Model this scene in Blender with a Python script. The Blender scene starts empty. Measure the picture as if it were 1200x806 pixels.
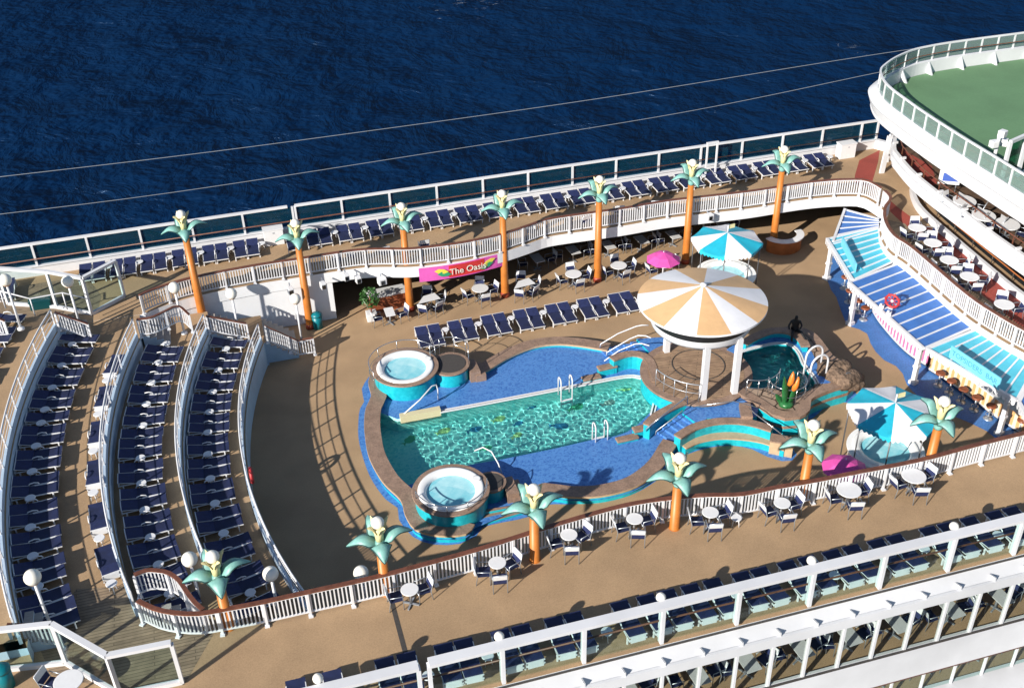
import bpy, bmesh, math, random
from mathutils import Vector, Matrix
from mathutils.geometry import tessellate_polygon
random.seed(7)
R=math.radians
scene=bpy.context.scene
COL=scene.collection
# ------------------------------------------------------------------ camera geometry
PITCH,ROLL,FPX,YAW,CH=R(33.88),R(-1.60),1278.7,R(15.32),31.1
def cam_basis():
    f=Vector((math.sin(YAW)*math.cos(PITCH),math.cos(YAW)*math.cos(PITCH),-math.sin(PITCH)))
    r=Vector((math.cos(YAW),-math.sin(YAW),0)); u=r.cross(f)
    c,s=math.cos(ROLL),math.sin(ROLL)
    return f,c*r+s*u,-s*r+c*u
CF,CR,CU=cam_basis()
def G(px,py,z=0.0):
    d=CF+CR*((px-600)/FPX)+CU*((403-py)/FPX)
    t=(z-CH)/d.z
    return Vector((d.x*t,d.y*t,z))
def GY(px,py,Y):
    d=CF+CR*((px-600)/FPX)+CU*((403-py)/FPX)
    t=Y/d.y
    return Vector((d.x*t,Y,CH+d.z*t))
def Gs(pts,z=0.0): return [G(x,y,z) for x,y in pts]
Z1=2.85; ZA,ZB,ZC=1.35,2.1,3.6
YF,YN=54.5,22.1          # far and near windscreens
CX,CY=26.5,37.4          # centre of the terrace arcs
YM=38.2                  # ship's centre line

# ------------------------------------------------------------------ materials
MATS={}
def mat(name,col,rough=.6,noise=None,bump=None,metal=0.0,spec=.5,col2=None,emit=None,trans=0):
    if name in MATS: return MATS[name]
    m=bpy.data.materials.new(name); m.use_nodes=True
    nt=m.node_tree; b=nt.nodes['Principled BSDF']
    b.inputs['Base Color'].default_value=(*col,1); b.inputs['Roughness'].default_value=rough
    b.inputs['Metallic'].default_value=metal; b.inputs['Specular IOR Level'].default_value=spec
    if noise or bump:
        tc=nt.nodes.new('ShaderNodeTexCoord')
    if noise:
        sc,amt=noise[0],noise[1]
        n=nt.nodes.new('ShaderNodeTexNoise'); n.inputs['Scale'].default_value=sc; n.inputs['Detail'].default_value=6
        n.inputs['Roughness'].default_value=.65
        nt.links.new(tc.outputs['Object'],n.inputs['Vector'])
        rp=nt.nodes.new('ShaderNodeValToRGB')
        c1=[max(0,c*(1-amt)) for c in col]; c2=[min(1,c*(1+amt)) for c in col] if col2 is None else col2
        rp.color_ramp.elements[0].color=(*c1,1); rp.color_ramp.elements[1].color=(*c2,1)
        rp.color_ramp.elements[0].position=.32; rp.color_ramp.elements[1].position=.68
        nt.links.new(n.outputs['Fac'],rp.inputs['Fac'])
        src=rp.outputs['Color']
        if len(noise)>2:      # second, coarser layer of wear
            n2=nt.nodes.new('ShaderNodeTexNoise'); n2.inputs['Scale'].default_value=noise[2]; n2.inputs['Detail'].default_value=5
            nt.links.new(tc.outputs['Object'],n2.inputs['Vector'])
            r2=nt.nodes.new('ShaderNodeValToRGB'); a=noise[3]
            r2.color_ramp.elements[0].color=(1-a,1-a,1-a,1); r2.color_ramp.elements[1].color=(1,1,1,1)
            r2.color_ramp.elements[0].position=.35; r2.color_ramp.elements[1].position=.6
            nt.links.new(n2.outputs['Fac'],r2.inputs['Fac'])
            mx=nt.nodes.new('ShaderNodeMix'); mx.data_type='RGBA'; mx.blend_type='MULTIPLY'; mx.inputs[0].default_value=1
            nt.links.new(src,mx.inputs[6]); nt.links.new(r2.outputs['Color'],mx.inputs[7]); src=mx.outputs[2]
        nt.links.new(src,b.inputs['Base Color'])
    if bump:
        nb=nt.nodes.new('ShaderNodeTexNoise'); nb.inputs['Scale'].default_value=bump[0]; nb.inputs['Detail'].default_value=4
        nt.links.new(tc.outputs['Object'],nb.inputs['Vector'])
        bp=nt.nodes.new('ShaderNodeBump'); bp.inputs['Strength'].default_value=bump[1]; bp.inputs['Distance'].default_value=bump[2]
        nt.links.new(nb.outputs['Fac'],bp.inputs['Height']); nt.links.new(bp.outputs['Normal'],b.inputs['Normal'])
    if emit:
        b.inputs['Emission Color'].default_value=(*emit[:3],1); b.inputs['Emission Strength'].default_value=emit[3]
    MATS[name]=m; return m
def schlick(nt,f0,scale=1.0,normal=None):
    ge=nt.nodes.new('ShaderNodeNewGeometry'); d=nt.nodes.new('ShaderNodeVectorMath'); d.operation='DOT_PRODUCT'
    nt.links.new(normal or ge.outputs['Normal'],d.inputs[0]); nt.links.new(ge.outputs['Incoming'],d.inputs[1]); x=d.outputs['Value']
    for op,b in (('ABSOLUTE',None),('SUBTRACT',1),('POWER',5),('MULTIPLY_ADD',scale)):
        m=nt.nodes.new('ShaderNodeMath'); m.operation=op
        if op=='SUBTRACT': m.inputs[0].default_value=1; nt.links.new(x,m.inputs[1])
        else:
            nt.links.new(x,m.inputs[0])
            if b is not None: m.inputs[1].default_value=b
            if op=='MULTIPLY_ADD': m.inputs[2].default_value=f0
        m.use_clamp=op!='ABSOLUTE'; x=m.outputs[0]
    return x
def glass(name,tint,gloss=.12,rough=.03,body=None,bfac=.3):
    m=bpy.data.materials.new(name); m.use_nodes=True; nt=m.node_tree; nt.nodes.clear()
    o=nt.nodes.new('ShaderNodeOutputMaterial'); t=nt.nodes.new('ShaderNodeBsdfTransparent'); g=nt.nodes.new('ShaderNodeBsdfGlossy')
    t.inputs['Color'].default_value=(*tint,1); g.inputs['Roughness'].default_value=rough
    mx=nt.nodes.new('ShaderNodeMixShader'); nt.links.new(schlick(nt,gloss+.01,.6),mx.inputs['Fac'])
    src=t.outputs[0]
    if body:
        df=nt.nodes.new('ShaderNodeBsdfDiffuse'); df.inputs[0].default_value=(*body,1); mb=nt.nodes.new('ShaderNodeMixShader'); mb.inputs[0].default_value=bfac
        nt.links.new(src,mb.inputs[1]); nt.links.new(df.outputs[0],mb.inputs[2]); src=mb.outputs[0]
    nt.links.new(src,mx.inputs[1]); nt.links.new(g.outputs[0],mx.inputs[2]); nt.links.new(mx.outputs[0],o.inputs['Surface'])
    MATS[name]=m; return m
def plain(name,col,rough=.5,metal=0,spec=.5): return mat(name,col,rough,metal=metal,spec=spec)

white=mat('white_paint',(.67,.68,.72),.42,noise=(1.2,.035,.35,.10))
whiteclean=mat('white_plastic',(.70,.71,.74),.35,noise=(6,.03))
shipwhite=mat('ship_white_paint',(.66,.675,.715),.45,noise=(.8,.04,.22,.14))
deckm=mat('tan_deck_coating',(.385,.258,.150),.85,noise=(22,.16,.55,.16),bump=(60,.25,.01))
deck_red=mat('red_deck_coating',(.30,.055,.04),.8,noise=(20,.2,.8,.15))
green_deck=mat('green_sports_deck',(.115,.235,.12),.85,noise=(9,.06,.35,.14))
bluedeck=mat('blue_deck_coating',(.06,.19,.50),.6,noise=(14,.28,1.2,.15))
def planks(name,c1,c2,scale,rot):
    m=bpy.data.materials.new(name); m.use_nodes=True; nt=m.node_tree; b=nt.nodes['Principled BSDF']; b.inputs['Roughness'].default_value=.75
    tc=nt.nodes.new('ShaderNodeTexCoord'); mp=nt.nodes.new('ShaderNodeMapping'); mp.inputs['Rotation'].default_value=(0,0,rot)
    br=nt.nodes.new('ShaderNodeTexBrick'); br.inputs['Scale'].default_value=scale; br.inputs['Color1'].default_value=(*c1,1); br.inputs['Color2'].default_value=(*c2,1)
    br.inputs['Mortar'].default_value=(c1[0]*.35,c1[1]*.35,c1[2]*.35,1); br.inputs['Mortar Size'].default_value=.012
    br.inputs['Brick Width'].default_value=2.6; br.inputs['Row Height'].default_value=.14
    n=nt.nodes.new('ShaderNodeTexNoise'); n.inputs['Scale'].default_value=3; n.inputs['Detail'].default_value=7
    mx=nt.nodes.new('ShaderNodeMix'); mx.data_type='RGBA'; mx.blend_type='OVERLAY'; mx.inputs[0].default_value=.5
    nt.links.new(tc.outputs['Object'],mp.inputs[0]); nt.links.new(mp.outputs[0],br.inputs['Vector']); nt.links.new(tc.outputs['Object'],n.inputs['Vector'])
    nt.links.new(br.outputs['Color'],mx.inputs[6]); nt.links.new(n.outputs['Fac'],mx.inputs[7]); nt.links.new(mx.outputs[2],b.inputs['Base Color'])
    MATS[name]=m; return m
plank_m=planks('weathered_deck_planks',(.27,.20,.135),(.21,.155,.105),1.0,0)
teak_m=planks('teak_platform_boards',(.33,.22,.14),(.26,.17,.11),1.0,.5)
def mosaic(name,c1,c2,scale,rough=.35,spread=.5):
    m=bpy.data.materials.new(name); m.use_nodes=True; nt=m.node_tree; b=nt.nodes['Principled BSDF']; b.inputs['Roughness'].default_value=rough
    tc=nt.nodes.new('ShaderNodeTexCoord'); v=nt.nodes.new('ShaderNodeTexVoronoi'); v.inputs['Scale'].default_value=scale
    n=nt.nodes.new('ShaderNodeTexNoise'); n.inputs['Scale'].default_value=scale*.35; n.inputs['Detail'].default_value=5
    sep=nt.nodes.new('ShaderNodeSeparateColor'); ad=nt.nodes.new('ShaderNodeMath'); ad.operation='MULTIPLY_ADD'; ad.inputs[1].default_value=spread; n.inputs['Roughness'].default_value=.7
    rp=nt.nodes.new('ShaderNodeValToRGB'); rp.color_ramp.elements[0].color=(*c1,1); rp.color_ramp.elements[1].color=(*c2,1)
    rp.color_ramp.elements[0].position=.25; rp.color_ramp.elements[1].position=1.0
    nt.links.new(tc.outputs['Object'],v.inputs['Vector']); nt.links.new(tc.outputs['Object'],n.inputs['Vector'])
    nt.links.new(v.outputs['Color'],sep.inputs[0]); nt.links.new(sep.outputs[0],ad.inputs[0]); nt.links.new(n.outputs['Fac'],ad.inputs[2])
    nt.links.new(ad.outputs[0],rp.inputs['Fac']); nt.links.new(rp.outputs['Color'],b.inputs['Base Color'])
    MATS[name]=m; return m
bluetile=mosaic('blue_mosaic_tile',(.022,.095,.36),(.085,.235,.56),13,.35,.8)
turqtile=mosaic('turquoise_mosaic_tile',(.0,.29,.38),(.02,.50,.58),8,.35,.3)
basintile=mosaic('aqua_basin_mosaic',(.14,.72,.72),(.50,.94,.90),9,.4,.7)
stone=mat('brown_coping_tile',(.29,.195,.145),.6,noise=(2.2,.22,14,.25),bump=(8,.4,.02))
stone2=mat('pale_coping_edge',(.45,.33,.21),.6,noise=(4,.12))
flag=None
def flagstone():
    m=bpy.data.materials.new('flagstone'); m.use_nodes=True; nt=m.node_tree; b=nt.nodes['Principled BSDF']; b.inputs['Roughness'].default_value=.7
    tc=nt.nodes.new('ShaderNodeTexCoord'); v=nt.nodes.new('ShaderNodeTexVoronoi'); v.feature='DISTANCE_TO_EDGE'; v.inputs['Scale'].default_value=1.5
    v2=nt.nodes.new('ShaderNodeTexVoronoi'); v2.inputs['Scale'].default_value=1.5
    rp=nt.nodes.new('ShaderNodeValToRGB'); rp.color_ramp.elements[0].color=(.09,.07,.05,1); rp.color_ramp.elements[1].color=(1,1,1,1); rp.color_ramp.elements[0].position=.02; rp.color_ramp.elements[1].position=.07
    sep=nt.nodes.new('ShaderNodeSeparateColor'); r2=nt.nodes.new('ShaderNodeValToRGB'); r2.color_ramp.elements[0].color=(.26,.185,.14,1); r2.color_ramp.elements[1].color=(.37,.27,.20,1)
    mx=nt.nodes.new('ShaderNodeMix'); mx.data_type='RGBA'; mx.blend_type='MULTIPLY'; mx.inputs[0].default_value=1
    for q in (v,v2): nt.links.new(tc.outputs['Object'],q.inputs['Vector'])
    nt.links.new(v.outputs['Distance'],rp.inputs[0]); nt.links.new(v2.outputs['Color'],sep.inputs[0]); nt.links.new(sep.outputs[0],r2.inputs[0])
    nt.links.new(r2.outputs[0],mx.inputs[6]); nt.links.new(rp.outputs[0],mx.inputs[7]); nt.links.new(mx.outputs[2],b.inputs['Base Color']); return m
flag=flagstone()
rock_m=mat('sculpted_brown_rock',(.20,.135,.095),.9,noise=(4,.45,1.6,.45),bump=(4,1.0,.25))
navy=mat('navy_sling_fabric',(.0085,.0155,.062),.75,noise=(2.5,.35))
navy_b=mat('navy_back_fabric',(.012,.021,.088),.75,noise=(5,.25))
alu=plain('grey_aluminium_tube',(.42,.46,.52),.35,.6)
steel=plain('polished_steel_rail',(.62,.63,.65),.2,.9)
darksteel=plain('dark_steel_pole',(.12,.12,.13),.4,.5)
orange=mat('orange_painted_pillar',(.50,.165,.028),.45,noise=(2,.12,.9,.15))
redbase=plain('dark_red_pillar_base',(.30,.05,.025),.5)
teal=mat('teal_painted_leaf',(.17,.37,.345),.45,noise=(3,.25))
tealdark=plain('dark_leaf_edge',(.02,.07,.07),.5)
yellow=mat('pale_yellow_petal',(.70,.63,.34),.5,noise=(5,.12))
globe_m=mat('opal_lamp_globe',(.82,.80,.74),.2,noise=(2,.03))
brass=plain('brass_lamp_neck',(.55,.38,.05),.35,.7)
wood=mat('varnished_handrail',(.145,.055,.034),.4,noise=(4,.3))
brownseat=mat('brown_vinyl_seat',(.22,.065,.03),.45,noise=(6,.2))
pink=mat('magenta_fabric',(.60,.075,.34),.6,noise=(5,.1))
turqfab=mat('turquoise_canvas',(.015,.40,.56),.6,noise=(2,.10))
whitefab=mat('white_canvas',(.74,.74,.78),.6,noise=(2,.04))
canopy_tan=mat('tan_painted_canopy',(.66,.42,.22),.55,noise=(2,.06,.7,.08))
canopy_white=mat('white_painted_canopy',(.74,.75,.80),.5,noise=(2,.04,.7,.06))
black=mat('black_band',(.012,.012,.012),.5,noise=(3,.2))
roofblue=mat('blue_roof_panel',(.045,.16,.48),.45,noise=(1.5,.12,.6,.1))
roofturq=mat('turquoise_roof_panel',(.07,.46,.62),.45,noise=(1.5,.10,.6,.1))
signturq=mat('turquoise_sign_board',(.16,.56,.74),.45,noise=(3,.06))
letter_m=plain('faded_blue_lettering',(.08,.30,.45),.6)
darkglass=plain('dark_window_glass',(.012,.014,.016),.08,0,.8)
dark_in=plain('dark_panel_and_shade',(.05,.042,.036),.7)
greytop=mat('grey_table_laminate',(.55,.56,.58),.45,noise=(4,.05))
leafgreen=mat('green_leaf',(.03,.10,.02),.5,noise=(8,.4))
brightgreen=mat('bright_green_sculpted_leaf',(.02,.13,.04),.35,noise=(5,.4))
beak=mat('orange_sculpted_bloom',(.75,.20,.03),.4,noise=(4,.25))
bronze=plain('dark_bronze',(.012,.013,.015),.35,.3)
teal_bin=plain('teal_plastic',(.0,.16,.20),.4)
redm=mat('red_paint',(.42,.03,.035),.5,noise=(6,.3))
rubber_and_shade=mat('dark_grey_rubber_and_shade',(.055,.05,.048),.8,noise=(10,.2))
stepgrey=mat('grey_stair_tread',(.33,.31,.29),.7,noise=(10,.15))
fasciab=mat('white_fascia_paint',(.76,.78,.82),.45,noise=(1,.03,.3,.12))
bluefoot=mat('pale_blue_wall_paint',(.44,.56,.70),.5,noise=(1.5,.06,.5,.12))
tubwhite=mat('white_tub_acrylic',(.82,.83,.84),.2,noise=(3,.02))
far_glass=glass('teal_windscreen_glass',(.42,.66,.74),.01,.03,(.010,.058,.092),.32)
near_glass=glass('clear_windscreen_glass',(.88,.95,.94),.008)
win_glass=glass('window_glass',(.90,.93,.92),.008)
pale_glass=glass('pale_green_rail_glass',(.75,.88,.85),.03,.05,(.36,.46,.44),.28)
def stripes(name,c1,c2,per,axis):
    m=bpy.data.materials.new(name); m.use_nodes=True; nt=m.node_tree; b=nt.nodes['Principled BSDF']; b.inputs['Roughness'].default_value=.5
    tc=nt.nodes.new('ShaderNodeTexCoord'); d=nt.nodes.new('ShaderNodeVectorMath'); d.operation='DOT_PRODUCT'; d.inputs[1].default_value=axis
    s=nt.nodes.new('ShaderNodeMath'); s.operation='MULTIPLY'; s.inputs[1].default_value=1/per
    fr=nt.nodes.new('ShaderNodeMath'); fr.operation='FRACT'; gt=nt.nodes.new('ShaderNodeMath'); gt.operation='GREATER_THAN'; gt.inputs[1].default_value=.5
    mx=nt.nodes.new('ShaderNodeMix'); mx.data_type='RGBA'; mx.inputs[6].default_value=(*c1,1); mx.inputs[7].default_value=(*c2,1)
    nt.links.new(tc.outputs['Object'],d.inputs[0]); nt.links.new(d.outputs['Value'],s.inputs[0]); nt.links.new(s.outputs[0],fr.inputs[0]); nt.links.new(fr.outputs[0],gt.inputs[0])
    nt.links.new(gt.outputs[0],mx.inputs[0]); nt.links.new(mx.outputs[2],b.inputs['Base Color']); MATS[name]=m; return m

# ------------------------------------------------------------------ mesh helpers
class MB:
    def __init__(s): s.v=[]; s.f=[]; s.m=[]; s.sm=[]
    def add(s,vs,fs,mi=0,smooth=False):
        o=len(s.v); s.v+= [tuple(v) for v in vs]
        for f in fs: s.f.append([o+i for i in f]); s.m.append(mi); s.sm.append(smooth)
    def box(s,c,size,rz=0,mi=0):
        x,y,z=[d/2 for d in size]; cs,sn=math.cos(rz),math.sin(rz); vs=[]
        for dz in (-z,z):
            for dx,dy in ((-x,-y),(x,-y),(x,y),(-x,y)):
                vs.append((c[0]+dx*cs-dy*sn,c[1]+dx*sn+dy*cs,c[2]+dz))
        s.add(vs,[(3,2,1,0),(4,5,6,7),(0,1,5,4),(1,2,6,5),(2,3,7,6),(3,0,4,7)],mi)
    def beam(s,a,b,w,h,mi=0,up=(0,0,1)):
        a,b=Vector(a),Vector(b); d=(b-a)
        if d.length<1e-6: return
        d.normalize(); u=Vector(up)
        if abs(d.dot(u))>.98: u=Vector((0,1,0))
        r=d.cross(u).normalized(); u=r.cross(d).normalized(); vs=[]
        for p in (a,b):
            for sx,sy in ((-1,-1),(1,-1),(1,1),(-1,1)): vs.append(p+r*(sx*w/2)+u*(sy*h/2))
        s.add(vs,[(0,1,2,3),(7,6,5,4),(4,5,1,0),(5,6,2,1),(6,7,3,2),(7,4,0,3)],mi)
    def tube(s,pts,r,n=6,closed=False,mi=0):
        pts=[Vector(p) for p in pts]; N=len(pts); rs=r if isinstance(r,(list,tuple)) else [r]*N
        vs=[]; prev=None
        for i,p in enumerate(pts):
            if closed: t=pts[(i+1)%N]-pts[i-1]
            else: t=pts[min(i+1,N-1)]-pts[max(i-1,0)]
            if t.length<1e-9: t=Vector((0,0,1))
            t.normalize()
            if prev is None:
                u=Vector((0,0,1)) if abs(t.z)<.9 else Vector((1,0,0))
                u=(u-t*u.dot(t)).normalized()
            else:
                u=prev-t*prev.dot(t); u=u.normalized() if u.length>1e-6 else Vector((1,0,0))
            prev=u; w=t.cross(u)
            for k in range(n):
                a=2*math.pi*k/n; vs.append(p+(u*math.cos(a)+w*math.sin(a))*rs[i])
        fs=[]
        for i in range(N if closed else N-1):
            j=(i+1)%N
            for k in range(n): fs.append((i*n+k,i*n+(k+1)%n,j*n+(k+1)%n,j*n+k))
        s.add(vs,fs,mi,True)
        if not closed: s.add([vs[k] for k in range(n)],[tuple(range(n))[::-1]],mi); s.add([vs[(N-1)*n+k] for k in range(n)],[tuple(range(n))],mi)
    def lathe(s,prof,c=(0,0,0),n=24,mi=0,smooth=True,capb=True,capt=True):
        vs=[]
        for r,z in prof:
            for k in range(n):
                a=2*math.pi*k/n; vs.append((c[0]+r*math.cos(a),c[1]+r*math.sin(a),c[2]+z))
        fs=[]
        for i in range(len(prof)-1):
            for k in range(n): fs.append((i*n+k,i*n+(k+1)%n,(i+1)*n+(k+1)%n,(i+1)*n+k))
        s.add(vs,fs,mi,smooth)
        m=len(prof)-1
        if capb and prof[0][0]>1e-4: s.add(vs[:n],[tuple(range(n))[::-1]],mi)
        if capt and prof[-1][0]>1e-4: s.add(vs[m*n:],[tuple(range(n))],mi)
    def sphere(s,c,r,n=14,mi=0,sz=1):
        prof=[(max(1e-4,r*math.sin(math.pi*i/(n//2+1))),-r*sz*math.cos(math.pi*i/(n//2+1))) for i in range(n//2+2)]
        s.lathe(prof,c,n,mi,True,False,False)
    def prism(s,poly,z0,z1,holes=(),mi=0,side_mi=None,bottom=True,top=True):
        side_mi=mi if side_mi is None else side_mi
        def ccw(p): return sum(a[0]*b[1]-b[0]*a[1] for a,b in zip(p,p[1:]+p[:1]))>0
        poly=[(p[0],p[1]) for p in poly]
        if not ccw(poly): poly=poly[::-1]
        hs=[]
        for h in holes:
            h=[(p[0],p[1]) for p in h]
            if ccw(h): h=h[::-1]
            hs.append(h)
        loops=[poly]+hs; flat=[p for l in loops for p in l]
        tris=tessellate_polygon([[Vector((p[0],p[1],0)) for p in l] for l in loops])
        ft=[]
        for t in tris:
            a,b,c=[flat[i] for i in t]
            cr=(b[0]-a[0])*(c[1]-a[1])-(b[1]-a[1])*(c[0]-a[0])
            if abs(cr)<1e-9: continue
            ft.append(tuple(t) if cr>0 else tuple(t)[::-1])
        if top: s.add([(p[0],p[1],z1) for p in flat],ft,mi)
        if z0 is not None and z0<z1:
            if bottom: s.add([(p[0],p[1],z0) for p in flat],[f[::-1] for f in ft],side_mi)
            for l in loops:
                n=len(l); vs=[(p[0],p[1],z0) for p in l]+[(p[0],p[1],z1) for p in l]
                s.add(vs,[(i,(i+1)%n,n+(i+1)%n,n+i) for i in range(n)],side_mi)
    def sweep(s,pts,prof,mi=0,closed=False,mis=None):
        """prof: (offset to the left of travel, z) section swept along a polyline in plan"""
        pts=[Vector(p) for p in pts]; N=len(pts); K=len(prof); vs=[]
        for i,p in enumerate(pts):
            a=pts[i-1] if (closed or i>0) else pts[i]; b=pts[(i+1)%N] if (closed or i<N-1) else pts[i]
            t=Vector((b.x-a.x,b.y-a.y,0)); t.normalize(); l=Vector((-t.y,t.x,0))
            if 0<i<N-1 or closed:
                t1=Vector((p.x-a.x,p.y-a.y,0)).normalized(); c=max(.5,abs(t.dot(t1)))
            else: c=1
            for o,z in prof: vs.append((p.x+l.x*o/c,p.y+l.y*o/c,p.z+z))
        for i in range(N if closed else N-1):
            j=(i+1)%N
            for k in range(K):
                k2=(k+1)%K
                s.add([vs[i*K+k],vs[i*K+k2],vs[j*K+k2],vs[j*K+k]],[(0,1,2,3)],mis[k] if mis else mi)
        if not closed:
            s.add([vs[k] for k in range(K)],[tuple(range(K))[::-1]],mi); s.add([vs[(N-1)*K+k] for k in range(K)],[tuple(range(K))],mi)
    def build(s,name,mats,parent=None,bevel=0):
        me=bpy.data.meshes.new(name); me.from_pydata(s.v,[],s.f)
        if not isinstance(mats,(list,tuple)): mats=[mats]
        for m in mats: me.materials.append(m)
        for p,mi,sm in zip(me.polygons,s.m,s.sm): p.material_index=mi; p.use_smooth=sm
        me.update()
        bm=bmesh.new(); bm.from_mesh(me); bmesh.ops.remove_doubles(bm,verts=bm.verts,dist=1e-5); bmesh.ops.recalc_face_normals(bm,faces=bm.faces); bm.to_mesh(me); bm.free()
        o=bpy.data.objects.new(name,me); COL.objects.link(o)
        if parent is not None: o.parent=parent
        if bevel:
            b=o.modifiers.new('edge','BEVEL'); b.width=bevel; b.segments=2; b.limit_method='ANGLE'
        return o
def tag(o,label=None,cat=None,group=None,kind=None):
    if label: o['label']=label
    if cat: o['category']=cat
    if group: o['group']=group
    if kind: o['kind']=kind
    return o
def thing(name,label,cat,loc=(0,0,0),rz=0,group=None):
    o=bpy.data.objects.new(name,None); COL.objects.link(o); o.location=loc; o.rotation_euler=(0,0,rz); o.empty_display_size=.1
    return tag(o,label,cat,group)
KIDS={}
def copy_tree(o,parent=None):
    c=o.copy(); COL.objects.link(c); c.parent=parent
    for ch in list(o.children): copy_tree(ch,c)
    return c
USED=set()
def place(proto,loc,rz,label,group=None):
    """first call moves the prototype itself, later calls copy it with its parts"""
    if proto.name in USED: o=copy_tree(proto)
    else: USED.add(proto.name); o=proto
    o.location=loc; o.rotation_euler=(0,0,rz); o['label']=label
    if group: o['group']=group
    return o
def smooth_path(pts,step=.25,closed=False):
    pts=[Vector(p) for p in pts]; N=len(pts); out=[]
    rng=range(N if closed else N-1)
    for i in rng:
        p0=pts[i-1] if (closed or i>0) else pts[0]*2-pts[1]
        p1=pts[i]; p2=pts[(i+1)%N]
        p3=pts[(i+2)%N] if (closed or i+2<N) else p2*2-p1
        n=max(1,int((p2-p1).length/step))
        for k in range(n):
            t=k/n
            out.append(.5*((2*p1)+(p2-p0)*t+(2*p0-5*p1+4*p2-p3)*t*t+(3*p1-p0-3*p2+p3)*t**3))
    if not closed: out.append(pts[-1])
    return out
def resample(pts,step):
    pts=[Vector(p) for p in pts]; L=[0]
    for a,b in zip(pts,pts[1:]): L.append(L[-1]+(b-a).length)
    n=max(1,round(L[-1]/step)); out=[]; j=0
    for k in range(n+1):
        d=L[-1]*k/n
        while j<len(L)-2 and L[j+1]<d: j+=1
        t=(d-L[j])/max(1e-9,L[j+1]-L[j]); out.append(pts[j].lerp(pts[j+1],t))
    return out
def arc(r,a0,a1,n,z=0,cx=CX,cy=CY):
    """terrace arc: angle 0 points to -X, positive towards +Y"""
    return [Vector((cx-r*math.cos(R(a0+(a1-a0)*i/n)),cy+r*math.sin(R(a0+(a1-a0)*i/n)),z)) for i in range(n+1)]
ORD='first second third fourth fifth sixth seventh eighth ninth tenth eleventh twelfth thirteenth fourteenth fifteenth sixteenth seventeenth eighteenth nineteenth twentieth'.split()
ORD+=['twenty-'+w for w in ORD[:9]]+['thirtieth']+['thirty-'+w for w in ORD[:9]]+['fortieth']+['forty-'+w for w in ORD[:9]]+['fiftieth']
# ================================================================== SEA, SKY
def sea_material():
    m=bpy.data.materials.new('sea_water'); m.use_nodes=True; nt=m.node_tree; b=nt.nodes['Principled BSDF']; L=nt.links.new
    tc=nt.nodes.new('ShaderNodeTexCoord')
    def noise(sc,det,rough,stretch=(1,1,1),rot=0,dist=0):
        mp=nt.nodes.new('ShaderNodeMapping'); mp.inputs['Scale'].default_value=stretch; mp.inputs['Rotation'].default_value=(0,0,rot)
        n=nt.nodes.new('ShaderNodeTexNoise'); n.inputs['Scale'].default_value=sc; n.inputs['Detail'].default_value=det; n.inputs['Roughness'].default_value=rough; n.inputs['Distortion'].default_value=dist
        L(tc.outputs['Object'],mp.inputs[0]); L(mp.outputs[0],n.inputs['Vector']); return n.outputs['Fac']
    def ma(op,a,bv,c=None):
        q=nt.nodes.new('ShaderNodeMath'); q.operation=op
        for i,x in enumerate((a,bv,c)):
            if x is None: continue
            if isinstance(x,(int,float)): q.inputs[i].default_value=x
            else: L(x,q.inputs[i])
        return q.outputs[0]
    n1=noise(.045,5,.6,(1,.9,1),.6); n2=noise(.17,6,.6,(1,.8,1),.5,.8); n3=noise(.7,5,.6,(1,.85,1),.7)
    h=ma('ADD',ma('MULTIPLY',n1,8.0),ma('ADD',ma('MULTIPLY',n2,2.3),ma('MULTIPLY',n3,.22)))
    bp=nt.nodes.new('ShaderNodeBump'); bp.inputs['Strength'].default_value=1; bp.inputs['Distance'].default_value=1.0
    L(h,bp.inputs['Height']); L(bp.outputs[0],b.inputs['Normal'])
    # rare flecks of foam on the crests
    f=ma('MULTIPLY',noise(.035,2,.5),1.0); f2=noise(.33,8,.78,(1,1.9,1),.3,.8)
    fo=ma('ADD',ma('MULTIPLY',f,.9),ma('MULTIPLY',f2,1.0)); rp=nt.nodes.new('ShaderNodeValToRGB')
    rp.color_ramp.elements[0].position=0.0; rp.color_ramp.elements[1].position=1.0
    mr=nt.nodes.new('ShaderNodeMapRange'); mr.inputs['From Min'].default_value=1.235; mr.inputs['From Max'].default_value=1.38; L(fo,mr.inputs['Value'])
    mx=nt.nodes.new('ShaderNodeMix'); mx.data_type='RGBA'; mx.inputs[6].default_value=(.0016,.0145,.052,1); mx.inputs[7].default_value=(.55,.62,.68,1)
    L(mr.outputs[0],mx.inputs[0]); L(mx.outputs[2],b.inputs['Base Color'])
    b.inputs['Roughness'].default_value=.22; b.inputs['IOR'].default_value=1.333; b.inputs['Specular IOR Level'].default_value=0.0
    gs=nt.nodes.new('ShaderNodeBsdfGlossy'); gs.inputs['Color'].default_value=(.35,.6,1,1); gs.inputs['Roughness'].default_value=.3; L(bp.outputs[0],gs.inputs['Normal'])
    ms=nt.nodes.new('ShaderNodeMixShader'); ms.inputs[0].default_value=.035; L(b.outputs[0],ms.inputs[1]); L(gs.outputs[0],ms.inputs[2]); L(ms.outputs[0],nt.nodes['Material Output'].inputs['Surface'])
    return m
s=MB(); s.add([(-3000,-800,-26),(5000,-800,-26),(5000,9000,-26),(-3000,9000,-26)],[(0,1,2,3)])
tag(s.build('sea',sea_material()),kind='structure')

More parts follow.
